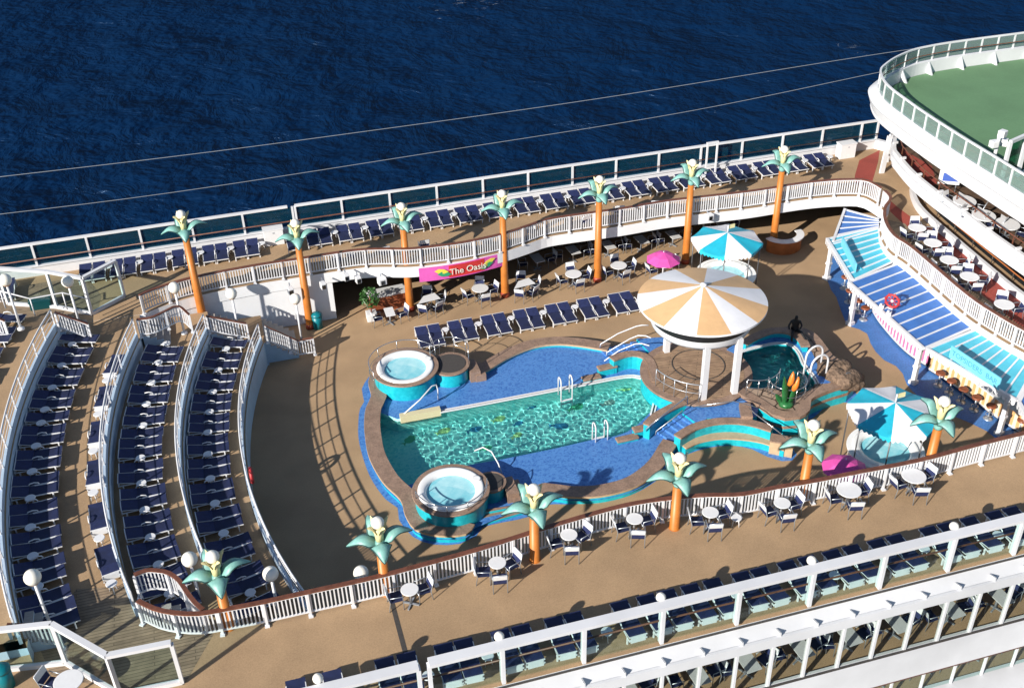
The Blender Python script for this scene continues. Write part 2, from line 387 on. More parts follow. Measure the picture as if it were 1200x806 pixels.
# ================================================================== DECKS
far_edge=[(170,368),(185,361),(230,347),(300,333),(351,325),(394,318),(424,314),(449,313),(480,313),(510,310),(540,306),(570,300),(594,294),(621,285),(641,278),(671,273),(728,265),(780,256),(831,250),(881,244),(930,236),(958,232.5),(990,230.5),(1014,232.5)]
bar_cap=[(1041,229.5),(1035,243),(1035.6,258),(1046,275),(1067,289.5),(1101.7,319),(1119,334),(1141.6,352),(1168,369),(1193.7,384),(1225,399)]
FE=[Vector((p.x,p.y,Z1)) for p in Gs(far_edge,Z1)]
BE=[Vector((p.x,p.y,Z1)) for p in Gs(bar_cap,3.9)]
_e=G(1290,506,Z1); _l=BE[-1]
BE+=[Vector((_l.x+.9,_l.y-1.2,Z1)),Vector((_l.x+1.2,_l.y-2.6,Z1)),Vector((_l.x+.7,_e.y+.75,Z1)),Vector((_e.x+.35,_e.y+.04,Z1))]
FAR_EDGE=smooth_path(FE+BE,.3)
near_edge=[(172,727),(190,736),(213,741),(240,742),(275,736),(311,729),(360,718),(405,708),(452,697),(500,684),(560,667),(600,654),(640,641),(703,622),(745,612),(788,606),(825,603),(865,602),(905,594),(945,587),(1000,576),(1070,562),(1140,543),(1200,528),(1290,506)]
NEAR_EDGE=smooth_path(Gs(near_edge,Z1),.3)
# pool basin outline (water edge)
ZS=.22; ZW=.06
basin_px=[(442,485),(466,494),(516,484),(560,476),(620,464.5),(680,453),(722,444.8),(742,442.5),(755,446),(764,456),(766,468),(762,486),(748,500),(735,509),(722.5,513.7),(692.5,518.7),(650,528.7),(590,541),(560,546),(530,552),(500,563),(487,569),(471,573.5),(459,563),(448,543),(441,519),(438,500)]
BASIN=[Vector((p.x,p.y,0)) for p in Gs(basin_px,ZW)]
floorhole=[(p.x,p.y) for p in BASIN]
pd=MB(); pd.prism([(-16,21.56),(60,21.56),(60,54.4),(-16,54.4)],None,0.0,holes=[floorhole])
tag(pd.build('pool_deck',deckm),kind='structure')
pb=MB(); pb.prism(floorhole,None,-1.05)
n=len(floorhole); vs=[(x,y,-1.05) for x,y in floorhole]+[(x,y,ZS-.004) for x,y in floorhole]
pb.add(vs,[(i,(i+1)%n,n+(i+1)%n,n+i) for i in range(n)])
# promenades
np_poly=[(p.x,p.y) for p in NEAR_EDGE]+[(60,NEAR_EDGE[-1].y),(60,YN-.05),(-16,YN-.05),(-16,28.3)]
m=MB(); m.prism(np_poly,Z1-.4,Z1,side_mi=1); tag(m.build('near_promenade_deck',[deckm,fasciab]),kind='structure')
fp_poly=[(-16,49.4)]+[(p.x,p.y) for p in FAR_EDGE]+[(60,FAR_EDGE[-1].y),(60,54.45),(-16,54.45)]
m=MB(); m.prism(fp_poly,Z1-.62,Z1,side_mi=1,bottom=False); m.prism(fp_poly,None,Z1-.621,mi=2); tag(m.build('far_promenade_deck',[deckm,fasciab,dark_in]),kind='structure')  # underside coloured dark to deepen the shade below it
# red and planked zones of the decks (sheets 4 mm above)
def sheet(name,poly,z,mt,holes=()):
    q=MB(); q.prism(poly,None,z,holes=holes); return tag(q.build(name,mt),kind='structure')
sheet('red_deck_zone',[(p.x,p.y) for p in Gs([(1007,188),(1031,176),(1029,190),(1022,214),(1030,222),(1001,215),(1002,205)],Z1)],Z1+.004,deck_red)
sheet('red_deck_strip',[(p.x,p.y) for p in Gs([(1042,234),(1052,243),(1078,262),(1092,268),(1080,281),(1058,262),(1043,248)],Z1)],Z1+.004,deck_red)
sheet('red_deck_path',[(p.x,p.y) for p in Gs([(1092,268),(1112,282),(1160,321),(1200,351),(1240,380),(1240,415),(1200,386),(1160,353),(1120,320),(1086,288)],Z1)],Z1+.004,deck_red)
sheet('bow_planked_deck',[(p.x,p.y) for p in Gs([(1060,262),(1086,288),(1120,320),(1160,353),(1200,386),(1240,415),(1240,428),(1200,401),(1150,364),(1118,342),(1084,318),(1056,294),(1043,272),(1041,258)],Z1)],Z1+.008,plank_m)
sheet('near_planked_deck',[(p.x,p.y) for p in Gs([(40,745),(90,690),(152,686),(170,727),(190,737),(213,742),(250,743),(216,802),(150,812),(60,790)],Z1)],Z1+.004,plank_m)
sheet('far_planked_deck',[(-14,49.6),(-7.6,49.6),(-7.4,51.2),(-8.2,53.6),(-14,53.6)],Z1+.004,plank_m)
j=MB(); j.beam(G(457,697,Z1)+Vector((0,0,.004)),G(476,768,Z1)+Vector((0,0,.004)),.16,.006); tag(j.build('deck_drain_channel',rubber_and_shade),kind='structure')
for k,(a,b) in enumerate((((300,405),(330,700)),)): pass

# ---- terraces: stacked prisms
def tier(name,r,a0,a1,z0,z1,xc,farY=49.3,nearY=27.25):
    pts=arc(r,a0,a1,40)
    poly=[(p.x,p.y) for p in pts]
    if xc is not None: poly+=[(xc,poly[-1][1]),(xc,farY)]
    else: poly+=[(poly[-1][0],farY)]
    poly+=[(-16,farY),(-16,nearY),(poly[0][0],nearY)]
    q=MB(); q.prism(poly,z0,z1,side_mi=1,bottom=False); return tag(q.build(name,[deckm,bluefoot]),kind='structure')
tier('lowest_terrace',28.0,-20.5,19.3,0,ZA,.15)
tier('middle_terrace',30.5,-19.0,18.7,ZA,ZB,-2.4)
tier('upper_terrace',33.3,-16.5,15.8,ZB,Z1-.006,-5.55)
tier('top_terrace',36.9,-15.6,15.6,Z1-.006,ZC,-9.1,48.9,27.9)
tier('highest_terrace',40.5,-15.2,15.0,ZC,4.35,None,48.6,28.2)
# kerbs that carry the terrace rails, kept tall for the shade they throw
def kerb(name,r,a0,a1,z):
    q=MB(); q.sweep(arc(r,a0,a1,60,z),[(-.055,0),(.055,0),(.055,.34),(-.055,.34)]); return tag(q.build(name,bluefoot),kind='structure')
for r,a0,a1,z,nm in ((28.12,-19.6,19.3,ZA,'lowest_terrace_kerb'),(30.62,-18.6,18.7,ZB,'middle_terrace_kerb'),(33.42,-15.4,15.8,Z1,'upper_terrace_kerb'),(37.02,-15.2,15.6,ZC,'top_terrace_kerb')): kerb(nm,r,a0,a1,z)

# ---- stairs
def stairs(label,x0,x1,y0,y1,zt,zb,n):
    t=thing('deck_stairs',label,'stairs',((x0+x1)/2,(y0+y1)/2,zb),group='stairs between the decks')
    q=MB(); tr=MB(); d=(x1-x0)/n; rise=(zt-zb)/n; cx,cy=(x0+x1)/2,(y0+y1)/2
    for i in range(n-0):
        z=zt-rise*i-rise if False else zt-rise*(i+1)
        if z-zb<.01: break
        q.box((x0+d*(i+.5)+d/2-cx,0,(z-.02)/2-zb/2),(d,(y1-y0),z-.02-zb))
        tr.box((x0+d*(i+.5)+d/2-cx,0,z-.01-zb),(d+.03,(y1-y0)-.04,.018))
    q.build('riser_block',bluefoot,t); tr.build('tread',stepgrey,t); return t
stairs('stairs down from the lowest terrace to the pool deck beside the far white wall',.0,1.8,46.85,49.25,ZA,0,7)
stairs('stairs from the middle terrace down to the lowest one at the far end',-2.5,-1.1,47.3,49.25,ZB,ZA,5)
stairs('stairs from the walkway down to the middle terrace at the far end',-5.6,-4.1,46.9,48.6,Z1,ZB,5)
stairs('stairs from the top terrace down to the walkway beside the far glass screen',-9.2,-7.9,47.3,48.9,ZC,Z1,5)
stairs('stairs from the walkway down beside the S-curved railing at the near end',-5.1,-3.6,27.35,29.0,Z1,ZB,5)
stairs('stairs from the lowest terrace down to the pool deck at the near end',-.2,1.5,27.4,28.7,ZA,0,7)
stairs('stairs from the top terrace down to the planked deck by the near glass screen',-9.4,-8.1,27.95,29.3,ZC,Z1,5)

# ================================================================== RAILINGS
def picket_railing(label,path,h=1.05,post=1.5,side=1,cap=.16,group='picket railings with brown handrails'):
    path=[Vector(p) for p in path]
    t=thing('picket_railing',label,'railing',path[0],group=group); o=-path[0]
    P=[p+o for p in path]
    q=MB(); q.sweep(P,[(-cap/2,h-.03),(cap/2,h-.03),(cap/2,h+.025),(-cap/2,h+.025)]); q.build('handrail',wood,t)
    q=MB()
    q.sweep(P,[(-.03,h-.11),(.03,h-.11),(.03,h-.06),(-.03,h-.06)])
    q.sweep(P,[(-.03,.12),(.03,.12),(.03,.17),(-.03,.17)])
    for a in resample(P,.135): q.box((a.x,a.y,a.z+.12+(h-.2)/2),(.048,.048,h-.2))
    q.build('picket_panel',white,t)
    rs=resample(P,post)
    for i,a in enumerate(rs):
        b=rs[min(i+1,len(rs)-1)]-rs[max(i-1,0)]; ang=math.atan2(b.y,b.x)
        w=MB(); n=Vector((math.sin(ang),-math.cos(ang),0))*side*.06
        w.box((a.x+n.x,a.y+n.y,a.z+(h-.03)/2+.0),(.085,.085,h-.03),ang); w.box((a.x+n.x*1.6,a.y+n.y*1.6,a.z+.03),(.16,.17,.05),ang)
        w.build('post',white,t)
    return t
def lift(path,dz): return [Vector((p.x,p.y,p.z+dz)) for p in path]
def inset(path,d):
    out=[]
    for i,p in enumerate(path):
        a=path[max(i-1,0)]; b=path[min(i+1,len(path)-1)]; t=Vector((b.x-a.x,b.y-a.y,0)).normalized()
        out.append(Vector((p.x-t.y*d,p.y+t.x*d,p.z)))
    return out
near_rail=inset([p for p in NEAR_EDGE],-.10)
picket_railing('long white picket railing with a wide brown cap along the near promenade edge',near_rail,1.08,1.45,1,.17)
nf=len(smooth_path(FE,.3))
far_rail=inset(FAR_EDGE[:],.10)
isplit=min(range(len(far_rail)),key=lambda i:(far_rail[i]-(FE[-1])).length)
picket_railing('white picket railing curving along the far promenade above the pink banner',far_rail[:isplit+4],1.05,1.45,1,.14)
picket_railing('white picket railing round the raised bow deck above the bar roofs',far_rail[isplit+4:],1.05,1.0,1,.16)
# sloping stair rails at the far ends of the terraces
def stair_rail(label,p0,p1,z0,z1,ext=.0):
    a=Vector((p0[0],p0[1],z0)); b=Vector((p1[0],p1[1],z1)); path=[a.lerp(b,k/6) for k in range(7)]
    if ext: path.append(b+Vector((ext,0,0)))
    return picket_railing(label,path,1.0,1.3,1,.12,'picket railings with brown handrails')
stair_rail('short sloping picket railing beside the stairs from the lowest terrace to the pool deck',(.25,46.65),(1.7,46.75),ZA,.1,.75)
stair_rail('short sloping picket railing from the middle terrace to the lowest one at the far end',(-2.4,47.2),(-.6,47.05),ZB,ZA+.05)
cv=[G(x,y,3.85)-Vector((0,0,1.0)) for x,y in ((160,374),(176,372),(190,366),(198,362))]+[Vector((-3.55,47.35,Z1-.05)),Vector((-3.15,47.0,ZB+.35))]
picket_railing('curved picket railing round the walkway stair head at the far end',smooth_path(cv,.2),1.0,1.2,1,.12)
stair_rail('short sloping picket railing beside the top terrace stairs at the far end',(-9.0,47.25),(-7.7,47.0),ZC,Z1)
stair_rail('short picket railing at the far left edge by the second globe lamp',(-12.4,47.6),(-11.2,47.2),4.35,ZC)
sc=[G(x,y,3.9)-Vector((0,0,1.05)) for x,y in ((157,673),(170,668),(184,668),(198,671),(210,680),(218,692),(228,705),(238,714))]
picket_railing('S-curved picket railing with a brown cap at the near end of the walkway',smooth_path(sc,.2),1.05,1.3,1,.15)
stair_rail('short picket railing with a brown cap beside the near glass screen stairs',(-9.55,28.1),(-8.1,27.9),Z1+.35,Z1)

def bar_railing(label,path,h=1.05,post=1.35,bars=3,group='white terrace rails with horizontal bars',lean=None):
    t=thing('bar_railing',label,'railing',path[0],group=group); o=-Vector(path[0]); P=[Vector(p)+o for p in path]
    q=MB(); q.tube(lift(P,h),.04,6); q.build('top_bar',white,t)
    q=MB()
    for k in range(1,bars+1): q.tube(lift(P,h*k/(bars+1)),.018,5)
    q.build('lower_bars',white,t)
    for a in resample(P,post):
        w=MB(); w.box((a.x,a.y,a.z+h/2),(.06,.06,h)); w.build('post',white,t)
    return t
for r,a0,a1,z,nm in ((28.12,-19.2,19.2,ZA,'white bar railing on the lowest terrace edge, shadowing the pool deck'),(30.62,-18.4,18.6,ZB,'white bar railing on the middle terrace edge between two lounger rows'),(33.42,-15.2,15.8,Z1,'white bar railing along the walkway beside the single loungers'),(37.02,-15.0,15.5,ZC,'white bar railing on the top terrace edge near the left picture border')):
    bar_railing(nm,arc(r,a0,a1,70,z+.33),.78,1.35,2)
# ---- life ring on the lowest terrace wall
def life_ring(label,loc,rz,tilt=0):
    q=MB(); q.tube([(0,.30*math.cos(a),.30*math.sin(a)) for a in [2*math.pi*k/24 for k in range(24)]],.075,8,True)
    o=q.build('life_ring',redm); o.location=loc; o.rotation_euler=(0,0,rz); return tag(o,label,'life ring')
pw=GY(290.5,533,36.6); life_ring('red life ring hung outside the lowest terrace rail',(CX-27.92*math.cos(R(-2.6)),CY+27.92*math.sin(R(-2.6)),ZA+.45),0)

# ================================================================== WINDSCREENS
def windscreen(label,p0,p1,posts,z0,zsill,ztop,gl,sill=True,rail_w=.16,rail_h=.10,post_w=.10,hand=None,side=1,gaps=(),sillmat=None):
    """straight glass screen p0->p1 (x,y); posts: distances along it"""
    a=Vector((p0[0],p0[1],0)); b=Vector((p1[0],p1[1],0)); d=(b-a); L=d.length; d.normalize(); n=Vector((-d.y,d.x,0))
    t=thing('glass_windscreen',label,'windscreen',(a.x,a.y,z0)); Z=Vector((0,0,1)); dz=z0
    q=MB(); 
    segs=[]; x=0
    for g0,g1 in gaps: segs.append((x,g0)); x=g1
    segs.append((x,L))
    for s0,s1 in segs: q.beam(d*s0+Z*(ztop-dz),d*s1+Z*(ztop-dz),rail_w,rail_h)
    q.build('top_rail',white,t)
    if sill:
        q=MB(); q.beam(d*0+Z*((zsill-dz)/2),d*L+Z*((zsill-dz)/2),.14,zsill-dz); q.beam(d*0+Z*(zsill-dz+.03)-n*.0,d*L+Z*(zsill-dz+.03),.30,.06); q.build('sill',sillmat or white,t)
    if hand:
        q=MB(); q.tube([d*0+n*hand[1]+Z*(hand[0]-dz),d*L+n*hand[1]+Z*(hand[0]-dz)],.035,6); q.build('handrail',wood,t)
    for s in posts:
        w=MB(); w.box(d*s+Z*((zsill+ztop)/2-dz),(post_w,post_w*1.8,ztop-zsill-rail_h),math.atan2(d.y,d.x)); w.build('post',white,t)
    ps=sorted(posts)
    for s0,s1 in zip(ps,ps[1:]):
        if any(abs(s0-g0)<.3 and abs(s1-g1)<.3 for g0,g1 in gaps): continue
        w=MB(); w.beam(d*(s0+post_w/2)+Z*((zsill+ztop)/2-dz+.02),d*(s1-post_w/2)+Z*((zsill+ztop)/2-dz+.02),.02,ztop-zsill-rail_h-.05); w.build('glass_pane',gl,t)
    return t
FX0=-21.2; posts=[FX0+2.667*k for k in range(0,24)]; posts=[p for p in posts if p<38.6]
px=[p-FX0 for p in posts]+[38.6-FX0,2.95-FX0]
windscreen('long far windscreen of teal glass with white posts above the sea',(FX0,YF),(38.6,YF),px,Z1,Z1+.55,4.68,far_glass,True,.16,.11,.11,(3.95,-.32),1,[(2.56-FX0,2.95-FX0)])
c0=(38.6,YF); c1=(39.9,52.5)
windscreen('short angled end of the far windscreen beside the red deck zone',c0,c1,[1.15,2.35],Z1,Z1+.55,4.68,far_glass,True,.16,.11,.11)
NX0=-1.9
posts=[2.8+.02,3.15]+[5.46+2.68*k for k in range(-2,14) if 5.46+2.68*k not in (2.78,)]
posts=sorted(set([round(p,2) for p in posts if abs(p-2.78)>.02]))
posts=[p for p in posts if p>NX0]
windscreen('long near windscreen of clear glass with a thick white top rail',(NX0,YN),(40,YN),[p-NX0 for p in posts],Z1,Z1+.04,4.66,near_glass,False,.34,.13,.12,(3.7,.25),1,[(2.82-NX0,3.15-NX0)])
# glass screens at the aft corners of the promenades
def corner_screen(label,pts,zt,gl,posts_per=2):
    t=thing('glass_windscreen',label,'windscreen',(pts[0][0],pts[0][1],Z1)); o=Vector((pts[0][0],pts[0][1],Z1)); Z=Vector((0,0,1))
    P=[Vector((x,y,Z1))-o for x,y in pts]
    q=MB()
    for a,b in zip(P,P[1:]): q.beam(a+Z*(zt-Z1),b+Z*(zt-Z1),.2,.12)
    q.build('top_rail',white,t)
    q=MB()
    for a,b in zip(P,P[1:]): q.beam(a+Z*.08,b+Z*.08,.14,.16)
    q.build('bottom_rail',white,t)
    for i,(a,b) in enumerate(zip(P,P[1:])):
        k=max(1,round((b-a).length/2.4)); d=(b-a).normalized()
        for j in range(k+1):
            if j==k and i<len(P)-2: continue
            c=a.lerp(b,j/k); w=MB(); w.box(c+Z*((zt-Z1)/2),(.12,.14,zt-Z1-.1),math.atan2(d.y,d.x)); w.build('post',white,t)
        for j in range(k):
            w=MB(); w.beam(a.lerp(b,j/k)+d*.08+Z*((zt-Z1)/2+.05),a.lerp(b,(j+1)/k)-d*.08+Z*((zt-Z1)/2+.05),.02,zt-Z1-.3); w.build('glass_pane',gl,t)
    return t
def xy(p): return (p.x,p.y)
n0=xy(G(214,800,Z1)); n1=xy(G(125,768,4.75)); n2=xy(G(60,731,4.75)); n3=xy(G(-30,741,4.75))
corner_screen('angled glass screen with a thick white rail at the lower left corner',[n0,n1,n2,n3],4.75,near_glass)
f0=xy(G(146,348,Z1)); f1=xy(G(108,369,Z1)); f2=xy(G(67,361,Z1)); f3=xy(G(10,357,Z1))
corner_screen('angled glass screen with white posts at the upper left by the far loungers',[f0,f1,f2,f3],4.95,near_glass)
def hand_rail(label,pts,r=.03,mt=None,posts=()):
    t=thing('stair_handrail',label,'handrail',pts[0],group='white tube handrails'); o=Vector(pts[0])
    q=MB(); q.tube([Vector(p)-o for p in pts],r,6); q.build('top_tube',mt or white,t)
    for p,zb in posts:
        w=MB(); w.tube([(p[0]-o.x,p[1]-o.y,zb-o.z),Vector(p)-o],r*.9,6); w.build('post',mt or white,t)
    return t
hp=[GY(x,y,49.0) for x,y in ((0,341),(35,350),(73,343),(102,350))]
t=thing('gate_frame','tall white gate frame standing at the far windscreen between two palm lamps','gate',G(826,211,Z1))
for dx in (0,.62):
    q=MB(); q.box((dx,0,1.15),(.09,.09,2.3)); q.build('post',white,t)
q=MB(); q.box((.31,0,2.33),(.75,.11,.09)); q.build('head_bar',white,t)
hand_rail('white tube handrail zigzagging beside the upper left stairs',hp,.035,None,[(p,p.z-.95) for p in hp])

# ================================================================== NEAR SIDE OF THE SHIP
YS=21.45
side=thing('ship_superstructure','white near side of the ship with a window gallery below the windscreen','ship side',(10,YS,0))
def part(q,name,mt,parent=side):
    loc=Vector(parent.location); o=q.build(name,mt,parent)
    o.matrix_parent_inverse=Matrix.Translation(-loc); return o
X0,X1=-16,42
q=MB(); q.sweep([(X0,0,0),(X1,0,0)],[(YS-.10,2.60),(YN+.12,2.845),(YN+.12,2.42),(YS-.10,2.30)]); part(q,'eave_ledge',shipwhite)
q=MB(); q.beam((X0,YN-.16,Z1+.03),(X1,YN-.16,Z1+.03),.05,.05); part(q,'ledge_seal',rubber_and_shade)
q=MB(); q.beam((X0,YS-.07,2.45),(X1,YS-.07,2.45),.10,.42); part(q,'window_head_rail',shipwhite)
gx0=GY(824,763.5,21.4).x; gpi=(GY(957,731.4,21.4).x-gx0)/3
for k in range(-12,18):
    x=gx0+gpi*k
    w=MB(); w.add([(x,YS-.10,2.62),(x,YS+.22,2.73),(x,YS-.08,2.83),(x+.06,YS-.10,2.62),(x+.06,YS+.22,2.73),(x+.06,YS-.08,2.83)],[(0,1,2),(5,4,3),(0,3,4,1),(1,4,5,2),(2,5,3,0)]); part(w,'gusset',shipwhite)
SB=.13
q=MB(); q.box(((X0+X1)/2,YS,(SB-1.46)/2),(X1-X0,.2,SB+1.46)); part(q,'bulwark_band',shipwhite)
q=MB(); q.beam((X0,YS-.10,SB+.02),(X1,YS-.10,SB+.02),.06,.05); part(q,'sill_seal',rubber_and_shade)
wx0=GY(820.3,778.2,21.45).x; wpi=(GY(989.9,735.1,21.45).x-wx0)/4
wp=[wx0+wpi*k for k in range(-16,19)]
for x in wp:
    if X0<x<X1: w=MB(); w.box((x,YS,(SB+2.24)/2),(.09,.14,2.24-SB)); part(w,'window_post',shipwhite)
for a,b in zip(wp,wp[1:]):
    if X0<a and b<X1: w=MB(); w.box(((a+b)/2,YS+.01,(SB+2.24)/2),(b-a-.09,.016,2.24-SB-.004)); part(w,'window_pane',win_glass)
q=MB(); q.tube([(X0,YS-.08,-1.48),(X1,YS-.08,-1.48)],.04,6); part(q,'red_handrail',wood)
for k in range(44):
    x=-9.4+1.33*k; w=MB(); w.box((x,YS-.02,-2.05),(.08,.08,1.1)); part(w,'lower_post',shipwhite)
q=MB(); q.box(((X0+X1)/2,YS,-2.05),(X1-X0,.016,1.1)); part(q,'lower_glass',near_glass)
q=MB(); q.box(((X0+X1)/2,YS-.50,-2.78),(X1-X0,1.3,.30)); part(q,'lower_ledge',shipwhite)
q=MB(); q.prism([(X0,YS+.1),(X1,YS+.1),(X1,26),(X0,26)],None,-2.7); tag(q.build('lower_gallery_deck',deckm),kind='structure')
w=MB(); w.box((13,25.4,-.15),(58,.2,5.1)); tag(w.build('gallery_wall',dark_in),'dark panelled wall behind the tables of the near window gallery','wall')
w=MB(); w.box((13,53.6,1.05),(58,.15,2.1)); tag(w.build('promenade_window_wall',dark_in),'dark outer wall in the shade under the far promenade','wall')  # dark tone keeps bounced light low under the promenade
# white wall under the far promenade beside the stairs
wl=[p for p in FAR_EDGE[:isplit] if p.x<4.2]
q=MB(); q.sweep(inset(wl,.15),[(-.1,-Z1),(.1,-Z1),(.1,-.63),(-.1,-.63)]); tag(q.build('white_stair_wall',fasciab),'tall white wall under the far promenade beside the terrace stairs','wall')
# ================================================================== SWIMMING POOL
pool=thing('swimming_pool','free-form turquoise swimming pool with blue mosaic shelves and brown coping','swimming pool',(13,38,0))
def pp(q,name,mt,parent=None):
    parent=parent or pool
    o=q.build(name,mt,parent); o.matrix_parent_inverse=Matrix.Translation(-Vector(parent.location)); return o
pp(pb,'basin',basintile)
def water_mat(name,tint,gl=.06,bumpsc=2.2,bumps=.5,dist=.12):
    m=bpy.data.materials.new(name); m.use_nodes=True; nt=m.node_tree; nt.nodes.clear(); L=nt.links.new
    o=nt.nodes.new('ShaderNodeOutputMaterial'); t=nt.nodes.new('ShaderNodeBsdfTransparent'); t.inputs[0].default_value=(*tint,1)
    r=nt.nodes.new('ShaderNodeBsdfRefraction'); r.inputs['Color'].default_value=(*tint,1); r.inputs['IOR'].default_value=1.33; r.inputs['Roughness'].default_value=0
    g=nt.nodes.new('ShaderNodeBsdfGlossy'); g.inputs['Roughness'].default_value=.06
    tc=nt.nodes.new('ShaderNodeTexCoord'); v=nt.nodes.new('ShaderNodeTexNoise'); v.inputs['Scale'].default_value=bumpsc; v.inputs['Detail'].default_value=3; v.inputs['Distortion'].default_value=.8
    L(tc.outputs['Object'],v.inputs['Vector'])
    bp=nt.nodes.new('ShaderNodeBump'); bp.inputs['Strength'].default_value=bumps; bp.inputs['Distance'].default_value=dist
    L(v.outputs['Fac'],bp.inputs['Height'])
    for q in (g,r): L(bp.outputs[0],q.inputs['Normal'])
    m1=nt.nodes.new('ShaderNodeMixShader'); m1.inputs[0].default_value=0.0; L(t.outputs[0],m1.inputs[1]); L(r.outputs[0],m1.inputs[2])
    
    m2=nt.nodes.new('ShaderNodeMixShader'); L(schlick(nt,.02,.9,bp.outputs[0]),m2.inputs[0]); L(m1.outputs[0],m2.inputs[1]); L(g.outputs[0],m2.inputs[2]); L(m2.outputs[0],o.inputs['Surface'])
    return m
poolwater=water_mat('pool_water',(.66,.95,.94))
def in_poly(x,y,P):
    c=False; j=len(P)-1
    for i in range(len(P)):
        if (P[i][1]>y)!=(P[j][1]>y) and x<(P[j][0]-P[i][0])*(y-P[i][1])/(P[j][1]-P[i][1])+P[i][0]: c=not c
        j=i
    return c
def rippled(poly,z,step,amp,seed,grow=.12):
    rnd=random.Random(seed); W=[]
    for k in range(16):
        L=rnd.choice((.22,.28,.34,.42,.55,.75,1.1)); a=rnd.uniform(0,6.283); W.append((math.cos(a)*6.283/L,math.sin(a)*6.283/L,rnd.uniform(0,6.283),L))
    hgt=lambda x,y:sum(L*math.sin(a*x+b*y+p) for a,b,p,L in W)/sum(w[3] for w in W)*4
    cx=sum(p[0] for p in poly)/len(poly); cy=sum(p[1] for p in poly)/len(poly)
    big=[(p[0]+grow*(1 if p[0]>cx else -1),p[1]+grow*(1 if p[1]>cy else -1)) for p in poly]
    xs=[p[0] for p in big]; ys=[p[1] for p in big]; nx=int((max(xs)-min(xs))/step)+1; ny=int((max(ys)-min(ys))/step)+1
    idx={}; q=MB(); vs=[]; fs=[]
    def v(i,j):
        if (i,j) not in idx:
            x,y=min(xs)+i*step,min(ys)+j*step; idx[(i,j)]=len(vs); vs.append((x,y,z+amp*hgt(x,y)))
        return idx[(i,j)]
    for i in range(nx):
        for j in range(ny):
            if in_poly(min(xs)+(i+.5)*step,min(ys)+(j+.5)*step,big): fs.append((v(i,j),v(i+1,j),v(i+1,j+1),v(i,j+1)))
    q.add(vs,fs,0,True); return q
def clear_water(name,tint):
    m=bpy.data.materials.new(name); m.use_nodes=True; nt=m.node_tree; nt.nodes.clear(); L=nt.links.new
    o=nt.nodes.new('ShaderNodeOutputMaterial'); g=nt.nodes.new('ShaderNodeBsdfGlass'); g.inputs['Color'].default_value=(*tint,1); g.inputs['IOR'].default_value=1.33; g.inputs['Roughness'].default_value=0
    L(g.outputs[0],o.inputs['Surface']); return m
CAUST=[]
wo=pp(rippled(floorhole,ZW,.04,.0046,5),'water_surface',clear_water('pool_water_clear',(.74,1.0,.99))); wo.cycles.is_caustics_caster=True
if wo.data.polygons[0].normal.z<0: wo.data.flip_normals()
outer_px=[(436,436),(431.6,447),(435,464),(429,477),(427,494),(428,512),(433,536),(448.6,564),(469.5,585),(474.7,602),(487,619.7),(514.6,627),(546,625),(556,614)]
near_px=[(622,585),(640,578.5),(664,581.5),(702,580.8),(740,571.7),(764.7,557),(780,541.5),(788,528),(794,519)]
far_px=[(716,402),(699,399),(678,396),(650,394.5),(620,398.5),(590,410),(566,424),(549,434)]
PA=smooth_path(Gs(outer_px,.45),.3); PBn=smooth_path(Gs(near_px,.45),.3); PC=smooth_path(Gs(far_px,.45),.3)
flat=lambda P:[Vector((p.x,p.y,0)) for p in P]
PA,PBn,PC=flat(PA),flat(PBn),flat(PC)
right_close=[Vector((p.x,p.y,0)) for p in Gs([(806,500),(812,470),(780,440),(770,410),(750,395),(730,396)],.6)]
tub1_close=[Vector((p.x,p.y,0)) for p in Gs([(540,420),(528,412),(505,412),(475,412),(450,420)],.6)]
shelf_poly=PA+PBn+right_close+PC+tub1_close
q=MB(); q.prism([(p.x,p.y) for p in shelf_poly],None,ZS,holes=[floorhole]); pp(q,'mosaic_shelf',bluetile)
wallq=MB(); copq=MB(); edgeq=MB()
for P,w in ((PA,.72),(PBn,.68),(PC,.66)):
    wallq.sweep(P,[(.06,0),(w-.06,0),(w-.06,.36),(.06,.36)])
    copq.sweep(P,[(0,.36),(w,.36),(w,.45),(0,.45)])
    edgeq.sweep(P,[(-.015,.352),(.05,.352),(.05,.44),(-.015,.44)] if P is not PC else [(w-.05,.352),(w+.015,.352),(w+.015,.44),(w-.05,.44)])
pp(wallq,'rim_wall',turqtile); pp(copq,'coping',stone); pp(edgeq,'coping_edge',stone2)
# red-brown insert in the left coping
# blue tile band on the deck round the pool
band_px=[(432,441.8),(424,455.5),(426.8,470.5),(422,478.7),(420,493.7),(421,519),(433,557),(452,585),(466,595),(467.7,609),(483.4,628.4),(507.7,637.7),(539,637),(558,628),(565,618),(590,611.7),(620.8,605),(639.7,591.5),(664,590.8),(705.7,588),(744,578),(778.6,557),(786,552.5),(800,537),(807,531.7),(829.5,524.7),(857.3,522),(881.6,526.4),(899,535),(916.4,540.3),(928.5,539.5),(933.7,532.5),(928,524),(905,500)]
bp_=[(p.x,p.y) for p in smooth_path(Gs(band_px,0),.4)]+[(p.x,p.y) for p in right_close+PC+tub1_close]
q=MB(); q.prism(bp_,None,.006,holes=[floorhole]); pp(q,'deck_tile_band',bluetile)
q=MB(); q.prism([(p.x,p.y) for p in smooth_path(Gs([(943,494),(953,489.5),(974,473),(999,471),(1004,462),(985,450),(950,470)],0),.3,True)],None,.007); pp(q,'side_tile_band',bluetile)
